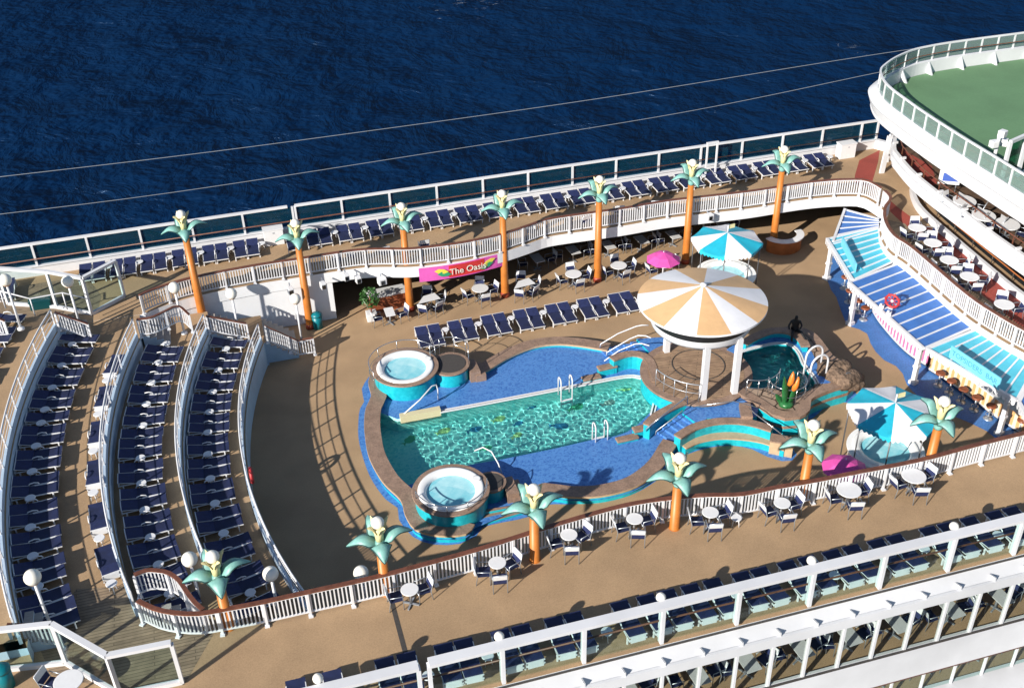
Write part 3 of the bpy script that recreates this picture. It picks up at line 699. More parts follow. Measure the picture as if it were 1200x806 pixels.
# overflow grate along the far edge of the basin
gp=smooth_path([Vector((p.x,p.y,ZS)) for p in Gs([(516,484),(560,476),(620,464.5),(680,453),(722,444.8),(742,442.5),(755,446),(764,456),(766,468),(762,486)],ZS)],.25)
q=MB(); q.sweep(gp,[(-.02,.004),(.06,.004),(.06,.05),(-.02,.05)]); q.sweep(gp,[(.14,.004),(.20,.004),(.20,.05),(.14,.05)]); pp(q,'overflow_grate',whiteclean)
q=MB(); q.sweep(gp,[(.06,.002),(.14,.002),(.14,.012),(.06,.012)]); pp(q,'overflow_slot',rubber_and_shade)
q=MB(); a,b=G(469,491,.2),G(516,482,.2); q.beam(a,b,.3,.44); pp(q,'pale_step_block',plain('pale_beige_tile',(.62,.56,.36),.5))
# fish motifs laid in the basin floor
fm=[plain('yellow_motif',(.55,.72,.30),.5),plain('green_motif',(.08,.45,.25),.5),plain('blue_motif',(.04,.22,.42),.5),plain('rose_motif',(.50,.55,.50),.5)]
for (x,y,c,s_,r_) in [(521.6,513.7,0,.5,.3),(586,500,0,.45,.2),(733,463.5,0,.6,.1),(481.6,524,1,.5,.6),(676,486,1,.6,.3),(558,512,2,.5,.2),(657,508.5,2,.6,-.3),(608,505,2,.35,.2),(624,486,2,.35,.3),(714,481,3,.5,.2),(606.7,519,0,.4,.4),(571,534,1,.4,.1)]:
    p=G(x,y,-1.05); q=MB()
    pts=[(s_*math.cos(a)*.62,s_*.42*math.sin(a)) for a in [2*math.pi*k/14 for k in range(14)]]
    q.prism([(p.x+u*math.cos(r_)-v*math.sin(r_),p.y+u*math.sin(r_)+v*math.cos(r_)) for u,v in pts],None,-1.044)
    tl=[(-.5*s_,0),(-1.0*s_,.32*s_),(-.85*s_,0),(-1.0*s_,-.32*s_)]
    q.prism([(p.x+u*math.cos(r_)-v*math.sin(r_),p.y+u*math.sin(r_)+v*math.cos(r_)) for u,v in tl],None,-1.040)
    pp(q,'fish_motif',fm[c])
for o_ in list(pool.children):
    if o_.name.split('.')[0] in ('basin','fish_motif'): o_.cycles.is_caustics_receiver=True
# ---- stepped stone blocks by the basin
def block(px,L,W,z0,z1,rz,name='step_block'):
    p=G(px[0],px[1],z1); q=MB(); w=MB()
    w.box((p.x,p.y,(z0+z1-.12)/2),(L-.08,W-.08,z1-.12-z0),rz); q.box((p.x,p.y,z1-.06),(L,W,.12),rz)
    o=pp(q,name,stone); b=o.modifiers.new('e','BEVEL'); b.width=.04; b.segments=2
    pp(w,'block_wall',turqtile,pool)
for px_,L_,W_,z_,rz_ in (((735,512),1.05,.36,.42,0.02),((754,500),1.0,.4,.62,.03),((693,441),.95,.38,.42,.02),((711.5,428.5),.98,.4,.66,.03)): block(px_,L_,W_,ZS,z_,rz_)
# bay walls rising to the platform
def rimwall(px,z,w,zb,widths=.38,smooth=True):
    P=flat(smooth_path(Gs(px,z),.25)); a=MB(); c=MB()
    a.sweep(P,[(-widths/2+.04,zb),(widths/2-.04,zb),(widths/2-.04,z-.08),(-widths/2+.04,z-.08)]); c.sweep(P,[(-widths/2,z-.08),(widths/2,z-.08),(widths/2,z),(-widths/2,z)])
    pp(a,'rim_wall',turqtile); pp(c,'coping',stone)
rimwall([(717,420),(729,415.5),(741,413.5),(754,416),(762,423),(766,434),(769,447)],1.04,.4,ZS,.42)
rimwall([(758,497),(768,487),(780,480),(792,474),(803,470)],1.03,.4,ZS,.40)
rimwall([(794,511),(803,505),(812,500),(833,494),(857,492.3),(881,495),(905,502)],.95,.4,0,.42)
P=flat(smooth_path(Gs([(800,522),(817,514.5),(843,510),(871,511),(895,515),(921,524)],.42),.25)); a=MB(); c=MB()
a.sweep(P,[(-.2,0),(.25,0),(.25,.36),(-.2,.36)]); c.sweep(P,[(-.24,.36),(.25,.36),(.25,.42),(-.24,.42)]); pp(a,'bench_wall',turqtile); pp(c,'bench_step',stone2)
p=G(917,515,.72); w=MB(); w.box((p.x,p.y,.34),(1.0,.5,.68),-.62); pp(w,'bench_end_wall',stone2); w=MB(); w.box((p.x,p.y,.71),(1.05,.56,.07),-.62); pp(w,'bench_end_cap',stone)
# steps of the near ledge and the two blue mosaic stairs
def quad_steps(A0,A1,B0,B1,zt,zb,n,name,mt,mt2=None,base=0):
    a0,a1=G(*A0,zt),G(*A1,zt); b0,b1=G(*B0,zb),G(*B1,zb); q=MB()
    for i in range(n):
        t0,t1=i/n,(i+1)/n; z=zt+(zb-zt)*(i+1)/(n+1)
        P=[a0.lerp(b0,t0),a0.lerp(b0,t1),a1.lerp(b1,t1),a1.lerp(b1,t0)]
        q.prism([(p.x,p.y) for p in P],base,z,side_mi=1)
    pp(q,name,[mt,mt2 or mt])
quad_steps((800,481),(819,494),(770,508),(787,519),.85,ZS,5,'blue_stair',bluetile,None,ZS-.01)
quad_steps((747,398),(760,411),(705,413),(716,424),.85,ZS,5,'blue_stair',bluetile,None,ZS-.01)
quad_steps((556,596),(612,588),(566,616),(619,601),.45,0,3,'deck_step',stone,turqtile,.0)
q=MB(); q.prism([(p.x,p.y) for p in Gs([(806,474),(819,472),(841,469),(860,463),(889,475),(887,488),(872,491),(829,490),(818,497),(800,484)],.85)],0,.85,side_mi=1); pp(q,'stair_landing',[bluetile,turqtile])
q=MB(); q.prism([(p.x,p.y) for p in Gs([(746,397),(775,395),(800,405),(775,420),(766,418),(759,411)],.85)],0,.85,side_mi=1); pp(q,'stair_landing',[bluetile,turqtile])
p=G(874,481,1.05); w=MB(); w.box((p.x,p.y,1.0),(.5,1.0,.24),-.35); pp(w,'landing_block',stone)

# ---- second, raised pool with its rim
P2=thing('plunge_pool','raised dark teal plunge pool with a white edge beside the striped canopy','plunge pool',tuple(G(910,430,0)))
out2=smooth_path(Gs([(862,458),(875,466),(889,474),(905,485),(920,489.5),(937,488),(948,480),(949.5,468),(962,461),(978,455),(995,450),(1003,442),(1000,432),(988,426),(976,418),(966,405),(957,394),(944,386),(925,384),(900,388),(880,394),(866,402)],1.02),.35)
wat2=smooth_path(Gs([(860,432),(864,418),(872,413),(890,408),(912,404),(926,406),(934,415),(939,427),(950,441),(955,450),(947,459),(930,462),(915,459),(903,456.5),(887,457.5),(870,456),(862,448)],.93),.3,True)
o2=[(p.x,p.y) for p in out2]; w2=[(p.x,p.y) for p in wat2]
q=MB(); q.prism(o2,0,1.02,holes=[w2],side_mi=1,bottom=False); pp(q,'rim',[flag,turqtile],P2)
q=MB(); q.prism(o2,.86,1.0,side_mi=0,bottom=False,top=False); 
tealfloor=mosaic('deep_teal_mosaic',(.0,.10,.13),(.06,.42,.42),2.2,.4,.8)
q=MB(); q.prism(w2,None,.03); fo=pp(q,'pool_floor',tealfloor,P2); fo.cycles.is_caustics_receiver=True
wo=pp(rippled(w2,.90,.05,.011,9,.0),'water_surface',clear_water('plunge_water_clear',(.80,.98,.97)),P2); wo.cycles.is_caustics_caster=True
if wo.data.polygons[0].normal.z<0: wo.data.flip_normals()
q=MB(); q.sweep(flat(out2),[(-.05,.88),(.42,.88),(.42,1.06),(-.05,1.06)]); q.sweep(flat(out2),[(-.03,.40),(.05,.40),(.05,.54),(-.03,.54)]); pp(q,'stone_coping',stone,P2)
eg=flat(smooth_path(Gs([(866,417),(872,413),(890,408),(912,404),(926,406),(934,415),(939,427),(950,441),(955,450)],1.02),.25))
q=MB(); q.sweep(eg,[(.02,1.022),(.09,1.022),(.09,1.06),(.02,1.06)]); q.sweep(eg,[(.15,1.022),(.21,1.022),(.21,1.06),(.15,1.06)]); pp(q,'overflow_grate',whiteclean,P2)
q=MB(); q.sweep(eg,[(.21,1.024),(.75,1.024),(.75,1.035),(.21,1.035)]); pp(q,'mosaic_margin',bluetile,P2)
bk=flat(smooth_path(Gs([(872,402),(886,394),(906,387.5),(926,389),(939,397),(944,406)],1.35),.25)); a=MB(); c=MB()
a.sweep(bk,[(-.12,1.0),(.12,1.0),(.12,1.3),(-.12,1.3)]); c.sweep(bk,[(-.22,1.3),(.22,1.3),(.22,1.4),(-.22,1.4)]); pp(a,'back_wall',turqtile,P2); pp(c,'back_coping',stone,P2)

# ---- sculpted rock beside the plunge pool
def lump(q,c,r,seed,sz=.6,n=12):
    rnd=random.Random(seed); ph=[rnd.uniform(0,6.3) for _ in range(6)]; vs=[]; fs=[]; M=n//2
    for i in range(M+1):
        th=math.pi*i/M
        for k in range(n):
            a=2*math.pi*k/n; f=1+.16*math.sin(2*a+ph[0])*math.sin(th)+.12*math.sin(3*a+ph[1]+th*2)*math.sin(th)+.09*math.cos(5*th+ph[2]+a)*math.sin(th)
            vs.append((c[0]+r*f*math.sin(th)*math.cos(a),c[1]+r*f*math.sin(th)*math.sin(a),c[2]+r*sz*f*math.cos(th)))
    for i in range(M):
        for k in range(n): fs.append((i*n+k,i*n+(k+1)%n,(i+1)*n+(k+1)%n,(i+1)*n+k))
    q.add(vs,fs,0,True)
rk=thing('rock_feature','sculpted brown rock cluster with curled tubes at the end of the plunge pool','rock',tuple(G(985,445,0)))
q=MB()
for i,(x,y,r_,z_) in enumerate(((978,437,.8,1.0),(992,444,.72,1.0),(968,432,.55,1.05),(985,430,.55,1.2),(1000,450,.5,.8))): p=G(x,y,z_); lump(q,(p.x,p.y,z_),r_,i,.55)
pp(q,'rock_mass',rock_m,rk)
q=MB()
for i,(x,y) in enumerate(((984,425),(990,437))):
    p=G(x,y,1.5); q.tube([(p.x+.28*math.cos(a)+.05*k,p.y+.1*math.sin(a),1.18+.22*math.sin(a)) for k,a in enumerate([-.6+.45*j for j in range(10)])],.05,6)
pp(q,'curled_tube',darksteel,rk)

# ================================================================== HOT TUBS
bubble=mosaic('bubbling_tub_water',(.03,.45,.58),(.66,.90,.93),2.2,.08,.18)
def hot_tub(label,x,y,rim,wall,base=0,stonerim=True):
    t=thing('hot_tub',label,'hot tub',(x,y,base),group='round hot tubs'); r=rim-base
    q=MB(); q.lathe([(1.5,0),(1.5,r-.07)],n=48,capb=False,capt=False); q.build('tub_wall',wall,t)
    q=MB(); q.lathe([(1.36,r-.08),(1.6,r-.08),(1.62,r-.04),(1.6,r),(1.36,r),(1.36,r-.08)],n=48,smooth=False,capb=False,capt=False); q.build('stone_rim' if stonerim else 'outer_rim',stone if stonerim else tubwhite,t)
    q=MB(); q.lathe([(1.37,r-.05),(1.37,r+.03),(1.30,r+.05),(1.14,r+.03),(1.04,r-.02),(.99,r-.14),(.98,r-.4),(.6,r-.42)],n=48,capb=False,capt=True); q.build('tub_shell',tubwhite,t)
    q=MB(); N=40
    vs=[(0,0,r-.11)]+[(.995*math.cos(2*math.pi*k/N)*f,.995*math.sin(2*math.pi*k/N)*f,r-.11) for f in (.33,.66,1.0) for k in range(N)]
    fs=[(0,1+k,1+(k+1)%N) for k in range(N)]+[(1+j*N+k,1+(j+1)*N+k,1+(j+1)*N+(k+1)%N,1+j*N+(k+1)%N) for j in (0,1) for k in range(N)]
    q.add(vs,fs,0,True); q.build('tub_water',bubble,t)
    q=MB(); q.lathe([(.17,r+.04),(.2,r+.07),(.15,r+.08)],(1.15,.25,0),16); q.build('skimmer_lid',tubwhite,t)
    return t
hot_tub('round hot tub with a turquoise wall at the far left corner of the pool',6.37,42.75,1.15,turqtile)
hot_tub('round hot tub with a turquoise wall at the near left corner of the pool',6.40,33.52,1.15,turqtile)
hot_tub('white hot tub under the near turquoise and white umbrella',24.75,30.48,1.1,tubwhite,0,False)
hot_tub('white hot tub half hidden under the far turquoise and white umbrella',24.75,46.1,1.1,tubwhite,0,False)
# side platforms and rails of the two pool tubs
def tub_platform(label,x,y,r,z,matc):
    t=thing('tub_platform',label,'platform',(x,y,ZS),group='platforms beside the pool hot tubs'); h=z-ZS
    q=MB(); q.lathe([(r-.06,0),(r-.06,h-.08)],n=32,capb=False,capt=False); q.build('platform_wall',turqtile,t)
    q=MB(); q.lathe([(r-.08,h-.08),(r,h-.08),(r,h)],n=32,capb=False); q.build('platform_top',stone,t)
    q=MB(); q.lathe([(r*.8,h+.004),(r*.8,h+.02)],n=32,capb=False); q.build('shadow_disc',rubber_and_shade,t)  # dark disc painted in for the shadow lying on the platform top
    for k in range(2):
        q=MB(); q.box((r+.10+.26*k,-.25-.05*k,(h-.2-.2*k)/2),(.5,1.1,h-.2-.2*k)); q.build('side_step',[stone],t)
    return t
tub_platform('round platform with a dark painted shadow and steps beside the far hot tub',8.5,42.55,.98,1.0,0)
tub_platform('round platform with steps beside the near hot tub',8.15,33.75,.66,.9,0)
def tube_thing(name,label,cat,paths,r,mt,partname,group=None,n=7):
    base=Vector(paths[0][0]); t=thing(name,label,cat,base,group=group)
    for P in paths:
        q=MB(); q.tube([Vector(p)-base for p in P],r,n); q.build(partname,mt,t)
    return t
def ring_rail(label,x,y,r,a0,a1,z0,h,mt,nposts):
    t=thing('tub_railing',label,'railing',(x,y,z0),group='thin steel railings round the hot tubs')
    A=[a0+(a1-a0)*k/40 for k in range(41)]
    q=MB(); q.tube([(r*math.cos(a),r*math.sin(a),h) for a in A],.022,6); q.build('top_rail',mt,t)
    q=MB(); q.tube([(r*math.cos(a),r*math.sin(a),h*.5) for a in A],.014,5); q.build('mid_rail',mt,t)
    for k in range(nposts):
        a=a0+(a1-a0)*k/(nposts-1); q=MB(); q.tube([(r*math.cos(a),r*math.sin(a),0),(r*math.cos(a),r*math.sin(a),h)],.018,6); q.build('post',mt,t)
    return t
ring_rail('thin steel railing behind the far pool hot tub',6.37,42.75,1.72,R(20),R(200),.6,.95,steel,6)
ring_rail('thin steel railing round the front of the near pool hot tub',6.40,33.52,1.5,R(185),R(350),1.15,.42,steel,6)
ring_rail('thin steel railing round the platform beside the far hot tub',8.5,42.55,.95,R(-25),R(150),1.0,.9,steel,5)
ring_rail('thin grey railing on the pavilion platform edge',19.6,38.2,2.42,R(190),R(245),1.02,.95,alu,5)
ring_rail('thin grey railing on the plunge pool side of the pavilion platform',21.6,36.7,1.2,R(230),R(330),1.04,.9,steel,5)
st=G(921,462,1.02)
ring_rail('thin steel railing curving round the green and orange bloom sculpture',st.x,st.y,.85,R(150),R(390),1.02,.85,steel,7)
def rail_px(label,pts,r,mt,group=None,name='pool_handrail'):
    return tube_thing(name,label,'handrail',[ [G(x,y,z) for x,y,z in pts] ],r,mt,'rail_tube',group)
rail_px('white slanting handrail in front of the far left hot tub',[(472,486,.35),(492,468.5,1.0),(506,452.5,1.22),(511,450.5,1.22),(513,456,1.0),(513.5,468,.25)],.035,white)
rail_px('white handrail dipping into the pool beside the near hot tub',[(556,528,.9),(566,524,1.1),(576,529,1.05),(584,543,.7),(588.5,556,.25)],.03,white)
rail_px('upper white handrail of the far blue stairs',[(703,407,.5),(704,403,1.1),(724,391,1.5),(745,382.5,1.8),(752,381,1.9),(760,381,1.9)],.03,white)
rail_px('middle white handrail of the far blue stairs',[(711,418,.3),(711,413,1.0),(738,397,1.4),(748,393,1.6),(757,393.5,1.7),(763,396,1.7)],.03,white)
rail_px('lower white handrail of the far blue stairs',[(708,423,.5),(725,411,.9),(744,403,1.5),(752,402.5,1.6),(761,405,1.7)],.03,white)
rail_px('steel handrail along the left wall of the near blue stairs',[(757,507,.4),(757.5,502,1.0),(780,484,1.6),(803,466,1.9),(805.5,464,1.9),(805.5,474,1.0)],.028,steel)
rail_px('teal lower handrail along the near blue stairs',[(768,510,.4),(769,505,.7),(787,491.5,1.1),(800,481,1.4)],.025,alu)
rail_px('thin handrail crossing the near blue stair landing',[(812,477,1.0),(830,474,1.5),(860,470,1.6),(880,475,1.5),(889,478,1.0)],.02,steel)
rail_px('steel handrail down the block at the landing end',[(878,478,1.3),(884,484,1.5),(905,500,1.2),(921,513,.9)],.025,steel)
def arch_ladder(label,spots,dirv,h,depth,mt=white,r=.035):
    """two arched tubes; each foot pair (front z, back z)"""
    t=thing('pool_ladder',label,'pool ladder',spots[0],group='white arched pool ladders'); b=Vector(spots[0]); d=Vector(dirv)
    for s_ in spots:
        p=Vector(s_)-b; q=MB(); w=d.length; u=d/w
        pts=[p+u*w+Vector((0,0,-.05)),p+u*w+Vector((0,0,h-w/2))]
        pts+=[p+u*(w/2+w/2*math.cos(a))+Vector((0,0,h-w/2+w/2*math.sin(a))) for a in [math.pi*k/8 for k in range(1,8)]]
        pts+=[p+Vector((0,0,h-w/2)),p+Vector((0,0,-depth))]
        q.tube(pts,r,8); q.build('arched_rail',mt,t)
    a,c=Vector(spots[0])-b,Vector(spots[1])-b
    for k in range(3):
        z=-.15-.3*k
        if -z<depth: w=MB(); w.beam(a+Vector((0,0,z)),c+Vector((0,0,z)),.1,.03); w.build('tread',mt,t)
    return t
a_,c_=G(658,471,ZW),G(671,468,ZW)
arch_ladder('white arched ladder rising from the far edge of the pool basin',[(a_.x,a_.y+.05,ZS),(c_.x,c_.y+.05,ZS)],(0,.42,0),1.05,.75)
a_,c_=G(698,518,ZS),G(712,515,ZS)
arch_ladder('white arched ladder on the near blue shelf of the pool',[(a_.x,a_.y+.42,ZS),(c_.x,c_.y+.42,ZS)],(0,-.42,0),.9,.6)
a_,c_=G(942,436,1.02),G(948,447,1.02)
arch_ladder('tall white arched ladder at the edge of the plunge pool',[(a_.x,a_.y,1.0),(c_.x,c_.y,1.0)],(.95,.15,0),1.35,.6,white,.05)

# ================================================================== PAVILION, UMBRELLAS
px_,py_=19.47,38.25
pav=thing('canopy_pavilion','round pavilion with a tan and white sectored roof and black band','pavilion',(px_,py_,0))
q=MB(); q.lathe([(2.58,0),(2.58,.9)],n=56,capb=False,capt=False); q.build('platform_wall',turqtile,pav)
q=MB(); q.lathe([(2.5,.9),(2.64,.9),(2.64,1.0)],n=56,capb=False); q.build('platform_rim',stone,pav)
q=MB(); q.lathe([(2.25,1.004),(2.25,1.012)],n=56,capb=False); q.build('platform_floor',teak_m,pav)
q=MB(); q.tube([(.35+1.25*math.cos(a),.5+1.25*math.sin(a),1.02) for a in [2*math.pi*k/40 for k in range(40)]],.03,4,True); q.build('floor_ring',rubber_and_shade,pav)
for x,y in ((18.88,36.2),(20.44,36.2),(18.8,40.25),(20.4,40.3)):
    q=MB(); q.box((x-px_,y-py_,2.5),(.26,.26,3.0)); q.build('post',white,pav)
q=MB(); q.lathe([(2.05,3.82),(2.22,3.78),(2.28,3.9),(2.33,4.2)],n=64,capb=True,capt=False); q.build('drum',white,pav)
q=MB(); q.lathe([(2.335,4.2),(2.45,4.74)],n=64,capb=False,capt=False); q.build('black_band',black,pav)
N=72; RR=2.93; off=R(1)
q=MB(); zr,za=4.98,5.74
for k in range(N):
    a0,a1=2*math.pi*k/N+off,2*math.pi*(k+1)/N+off; mi=(k//(N//12))%2; zs=4.74
    P=[(RR*math.cos(a0),RR*math.sin(a0),zr),(RR*math.cos(a1),RR*math.sin(a1),zr),(.12*math.cos(a1),.12*math.sin(a1),za),(.12*math.cos(a0),.12*math.sin(a0),za)]
    q.add(P,[(0,1,2,3)],mi)
    q.add([(RR*math.cos(a0),RR*math.sin(a0),zr),(RR*math.cos(a1),RR*math.sin(a1),zr),(RR*math.cos(a1),RR*math.sin(a1),zr-.1),(RR*math.cos(a0),RR*math.sin(a0),zr-.1)],[(3,2,1,0)],1)
    q.add([(RR*math.cos(a0),RR*math.sin(a0),zr-.1),(RR*math.cos(a1),RR*math.sin(a1),zr-.1),(2.5*math.cos(a1),2.5*math.sin(a1),zs),(2.5*math.cos(a0),2.5*math.sin(a0),zs)],[(3,2,1,0)],1)
q.build('sectored_roof',[canopy_tan,canopy_white],pav)
q=MB(); q.lathe([(.16,5.74),(.14,5.84),(.02,5.88)],n=16); q.build('roof_cap',canopy_white,pav)

def umbrella(label,x,y,rot):
    t=thing('striped_umbrella',label,'umbrella',(x,y,0),rot,group='turquoise and white umbrellas over the hot tubs'); Rr=1.90; ze,za=3.0,3.47
    q=MB()
    for k in range(8):
        a0,a1=math.pi*k/4,math.pi*(k+1)/4; mi=k%2
        e0=Vector((Rr*math.cos(a0),Rr*math.sin(a0),ze)); e1=Vector((Rr*math.cos(a1),Rr*math.sin(a1),ze)); ap=Vector((0,0,za))
        M=6
        for i in range(M):
            for j in range(M-i):
                def pt(i,j):
                    u=i/M; v=j/M; p=ap*(u)+e0*(1-u-v)+e1*v if False else ap*u+(e0*(1-u-v)+e1*v)
                    sag=.06*math.sin(math.pi*(v/(1-u+1e-6)))*(1-u) ; return p-Vector((0,0,sag))
                q.add([pt(i,j),pt(i,j+1),pt(i+1,j)],[(0,1,2)],mi,True)
                if j<M-i-1: q.add([pt(i,j+1),pt(i+1,j+1),pt(i+1,j)],[(0,1,2)],mi,True)
        S=7
        for s_ in range(S):
            p0=e0.lerp(e1,s_/S); p1=e0.lerp(e1,(s_+1)/S); pm=(p0+p1)/2
            sg=lambda w:.06*math.sin(math.pi*w)
            p0=p0-Vector((0,0,sg(s_/S))); p1=p1-Vector((0,0,sg((s_+1)/S)))
            q.add([p0,p1,p1-Vector((0,0,.13)),pm-Vector((0,0,.27)),p0-Vector((0,0,.13))],[(0,4,3,2,1)],mi)
    q.build('canopy',[turqfab,whitefab],t)
    for k in range(8):
        a=math.pi*k/4; w=MB(); w.tube([(1.76*math.cos(a),1.76*math.sin(a),0),(1.76*math.cos(a),1.76*math.sin(a),2.98)],.03,6); w.build('pole',darksteel,t)
        w=MB(); w.tube([(1.76*math.cos(a),1.76*math.sin(a),2.9),(.1*math.cos(a),.1*math.sin(a),3.38)],.02,5); w.build('rib',darksteel,t)
    w=MB(); w.tube([(0,0,3.44),(0,0,3.9)],.035,8); w.build('finial',white,t)
    w=MB(); w.prism([(0.02,0),(.42,-.05),(.40,.0),(0.02,.02)],3.66,3.88); w.build('pennant',yellow,t)
    return t
umbrella('turquoise and white umbrella over the near hot tub, touched by a lamp shadow',24.8,30.54,R(10))
umbrella('turquoise and white umbrella over the far hot tub behind the canopy pavilion',24.72,46.3,R(16))
def parasol(label,px,py,z,r):
    p=G(px,py,z); t=thing('pink_parasol',label,'parasol',(p.x,p.y,0 if z<3 else Z1),group='magenta parasols'); b=t.location.z
    q=MB(); n=8; vs=[(0,0,z+.35-b)]+[(r*math.cos(2*math.pi*k/n),r*math.sin(2*math.pi*k/n),z-.12-b) for k in range(n)]+[(.55*r*math.cos(2*math.pi*k/n),.55*r*math.sin(2*math.pi*k/n),z+.17-b) for k in range(n)]
    q.add(vs,[(0,n+1+k,n+1+(k+1)%n) for k in range(n)]+[(n+1+k,1+k,1+(k+1)%n,n+1+(k+1)%n) for k in range(n)]); q.build('parasol_canopy',pink,t)
    w=MB(); w.tube([(0,0,0),(0,0,z+.4-b)],.025,6); w.build('pole',white,t)
    return t
parasol('magenta parasol over a table in front of the far promenade pillars',777.5,302,2.1,.95)
parasol('folded-down magenta parasol half hidden behind the near railing by the umbrella',990,546,1.9,.95)
# ================================================================== PALM LAMPS
def leaf_mesh(q,ang,L,W,up,droop,n=9,th=.05,mi=0):
    c,s=math.cos(ang),math.sin(ang); vs=[]; 
    for i in range(n+1):
        t=i/n; r=.12+L*t; z=up*math.sin(min(1,t*1.6)*math.pi/2)-droop*t*t; w=W*1.12*(1-t)**.72*min(1,.42+t*2.6)
        if i==n: w=.005
        for k,(y,dz) in enumerate(((-w,-.06*w/W),(-w*.5,.03),(0,.10*w/W+.03),(w*.5,.03),(w,-.06*w/W))):
            vs.append((r*c-y*s,r*s+y*c,z+dz))
    top=len(vs); vs+=[(x,y,z-th) for x,y,z in vs]; fs=[]
    for i in range(n):
        for k in range(4):
            a=i*5+k; fs.append((a,a+1,a+6,a+5)); fs.append((top+a+5,top+a+6,top+a+1,top+a))
        fs.append((i*5,i*5+5,top+i*5+5,top+i*5)); fs.append((i*5+4,top+i*5+4,top+i*5+9,i*5+9))
    q.add(vs,fs,mi,True)
def make_palm():
    t=thing('palm_lamp','palm','lamp',(0,0,0)); H=5.15
    q=MB(); q.lathe([(.21,.28),(.205,1.2),(.165,H)],n=20,capb=False); q.build('pillar',orange,t)
    q=MB(); q.lathe([(.245,0),(.245,.22),(.215,.30)],n=20); q.build('pillar_base',redbase,t)
    q=MB(); q.lathe([(.15,H),(.17,H+.10),(.20,H+.44),(.12,H+.55)],n=14); q.build('neck',teal,t)
    for a,L,W,u,d in ((R(170),1.02,.36,.34,.50),(R(10),1.02,.33,.52,.38),(R(-86),.74,.38,.26,.46),(R(108),.86,.32,.66,.22),):
        q=MB(); leaf_mesh(q,a,L,W,u,d,th=.035); o=q.build('leaf',[teal],t); o.location=(0,0,H+.42)
        q=MB()
        n=9; c,s=math.cos(a),math.sin(a)
        for sg in (-1,1):
            P=[]
            for i in range(n+1):
                tt=i/n; r=.12+L*tt; z=u*math.sin(min(1,tt*1.6)*math.pi/2)-d*tt*tt; w=W*1.12*(1-tt)**.72*min(1,.42+tt*2.6)
                if i==n: w=0
                y=sg*w; P.append((r*c-y*s,r*s+y*c,z-.055*w/W-.015))
            q.tube(P,.022,5)
        e=q.build('leaf_edge',tealdark,o)
    q=MB(); q.lathe([(.13,H+.45),(.15,H+.80),(.19,H+1.10),(.10,H+1.12)],n=14); q.build('flower_cup',yellow,t)
    for k in range(4):
        a=R(30+90*k); q=MB(); leaf_mesh(q,a,.30,.13,.36,-.12,n=5,th=.03); o=q.build('petal',yellow,t); o.location=(0,0,H+.88)
    q=MB(); q.sphere((0,0,H+1.34),.23,16); q.build('lamp_globe',globe_m,t)
    return t
palm=make_palm()
GP='palm shaped lamps on orange pillars'
fx=[2.0,7.43,12.80,18.14,23.5,28.95,34.3]
YFP=49.42
pl=[]
lab=['orange palm lamp at the far left, standing on the terrace stair landing','orange palm lamp at the end of the white stair wall, by a teal bin','orange palm lamp beside the left end of the pink banner','orange palm lamp beside the right end of the pink banner','orange palm lamp between two round tables in front of the far promenade','orange palm lamp between the pink parasol and the far umbrella','orange palm lamp at the far right beside the curved brown counter']
for (b,t_,l) in zip(((237.5,371),(364,384),(481,363),(592,347),(700,329),(803,308),(905,291)),range(7),lab):
    p=G(*b,2.0 if t_==0 else 0); pl.append((p.x,p.y,2.0 if t_==0 else 0,l))
p0=pl[0]; pl[0]=(G(237.5,371,1.75).x,G(237.5,371,1.75).y,1.36,p0[3])
nb=[(260,722),(444,677),(627,657),(792,620),(948,577),(1098,545)]
nl=['orange palm lamp at the near left, inside the railing by the terrace stairs','orange palm lamp behind the near railing beside the leftmost round table','orange palm lamp outside the near railing next to the pool deck steps','orange palm lamp outside the near railing below the curved blue bench','orange palm lamp behind the near railing left of the near umbrella','orange palm lamp behind the near railing right of the near umbrella']
tops=[(256,681),(446,641),(626,602),(794.5,565),(949,526),(1100,498)]
for i,((bx,by),(tx,ty),l) in enumerate(zip(nb,tops,nl)):
    z=Z1 if i in (2,3) else 0
    p=G(tx,ty,5.05+(z*.0)); 
    pl.append((p.x,p.y,0 if z==0 else 0,l))
for i,(x,y,z,l) in enumerate(pl):
    o=place(palm,(x,y,z),R(random.uniform(-9,9)) if i<7 else R(random.uniform(-5,5)),l,GP)
    if i==0: o.scale=(1,1,.95)
    if i in (9,10):
        q=MB(); q.lathe([(.27,Z1+.004),(.26,Z1+.06),(.21,Z1+.16)],n=20); q.build('deck_flange',orange,o)
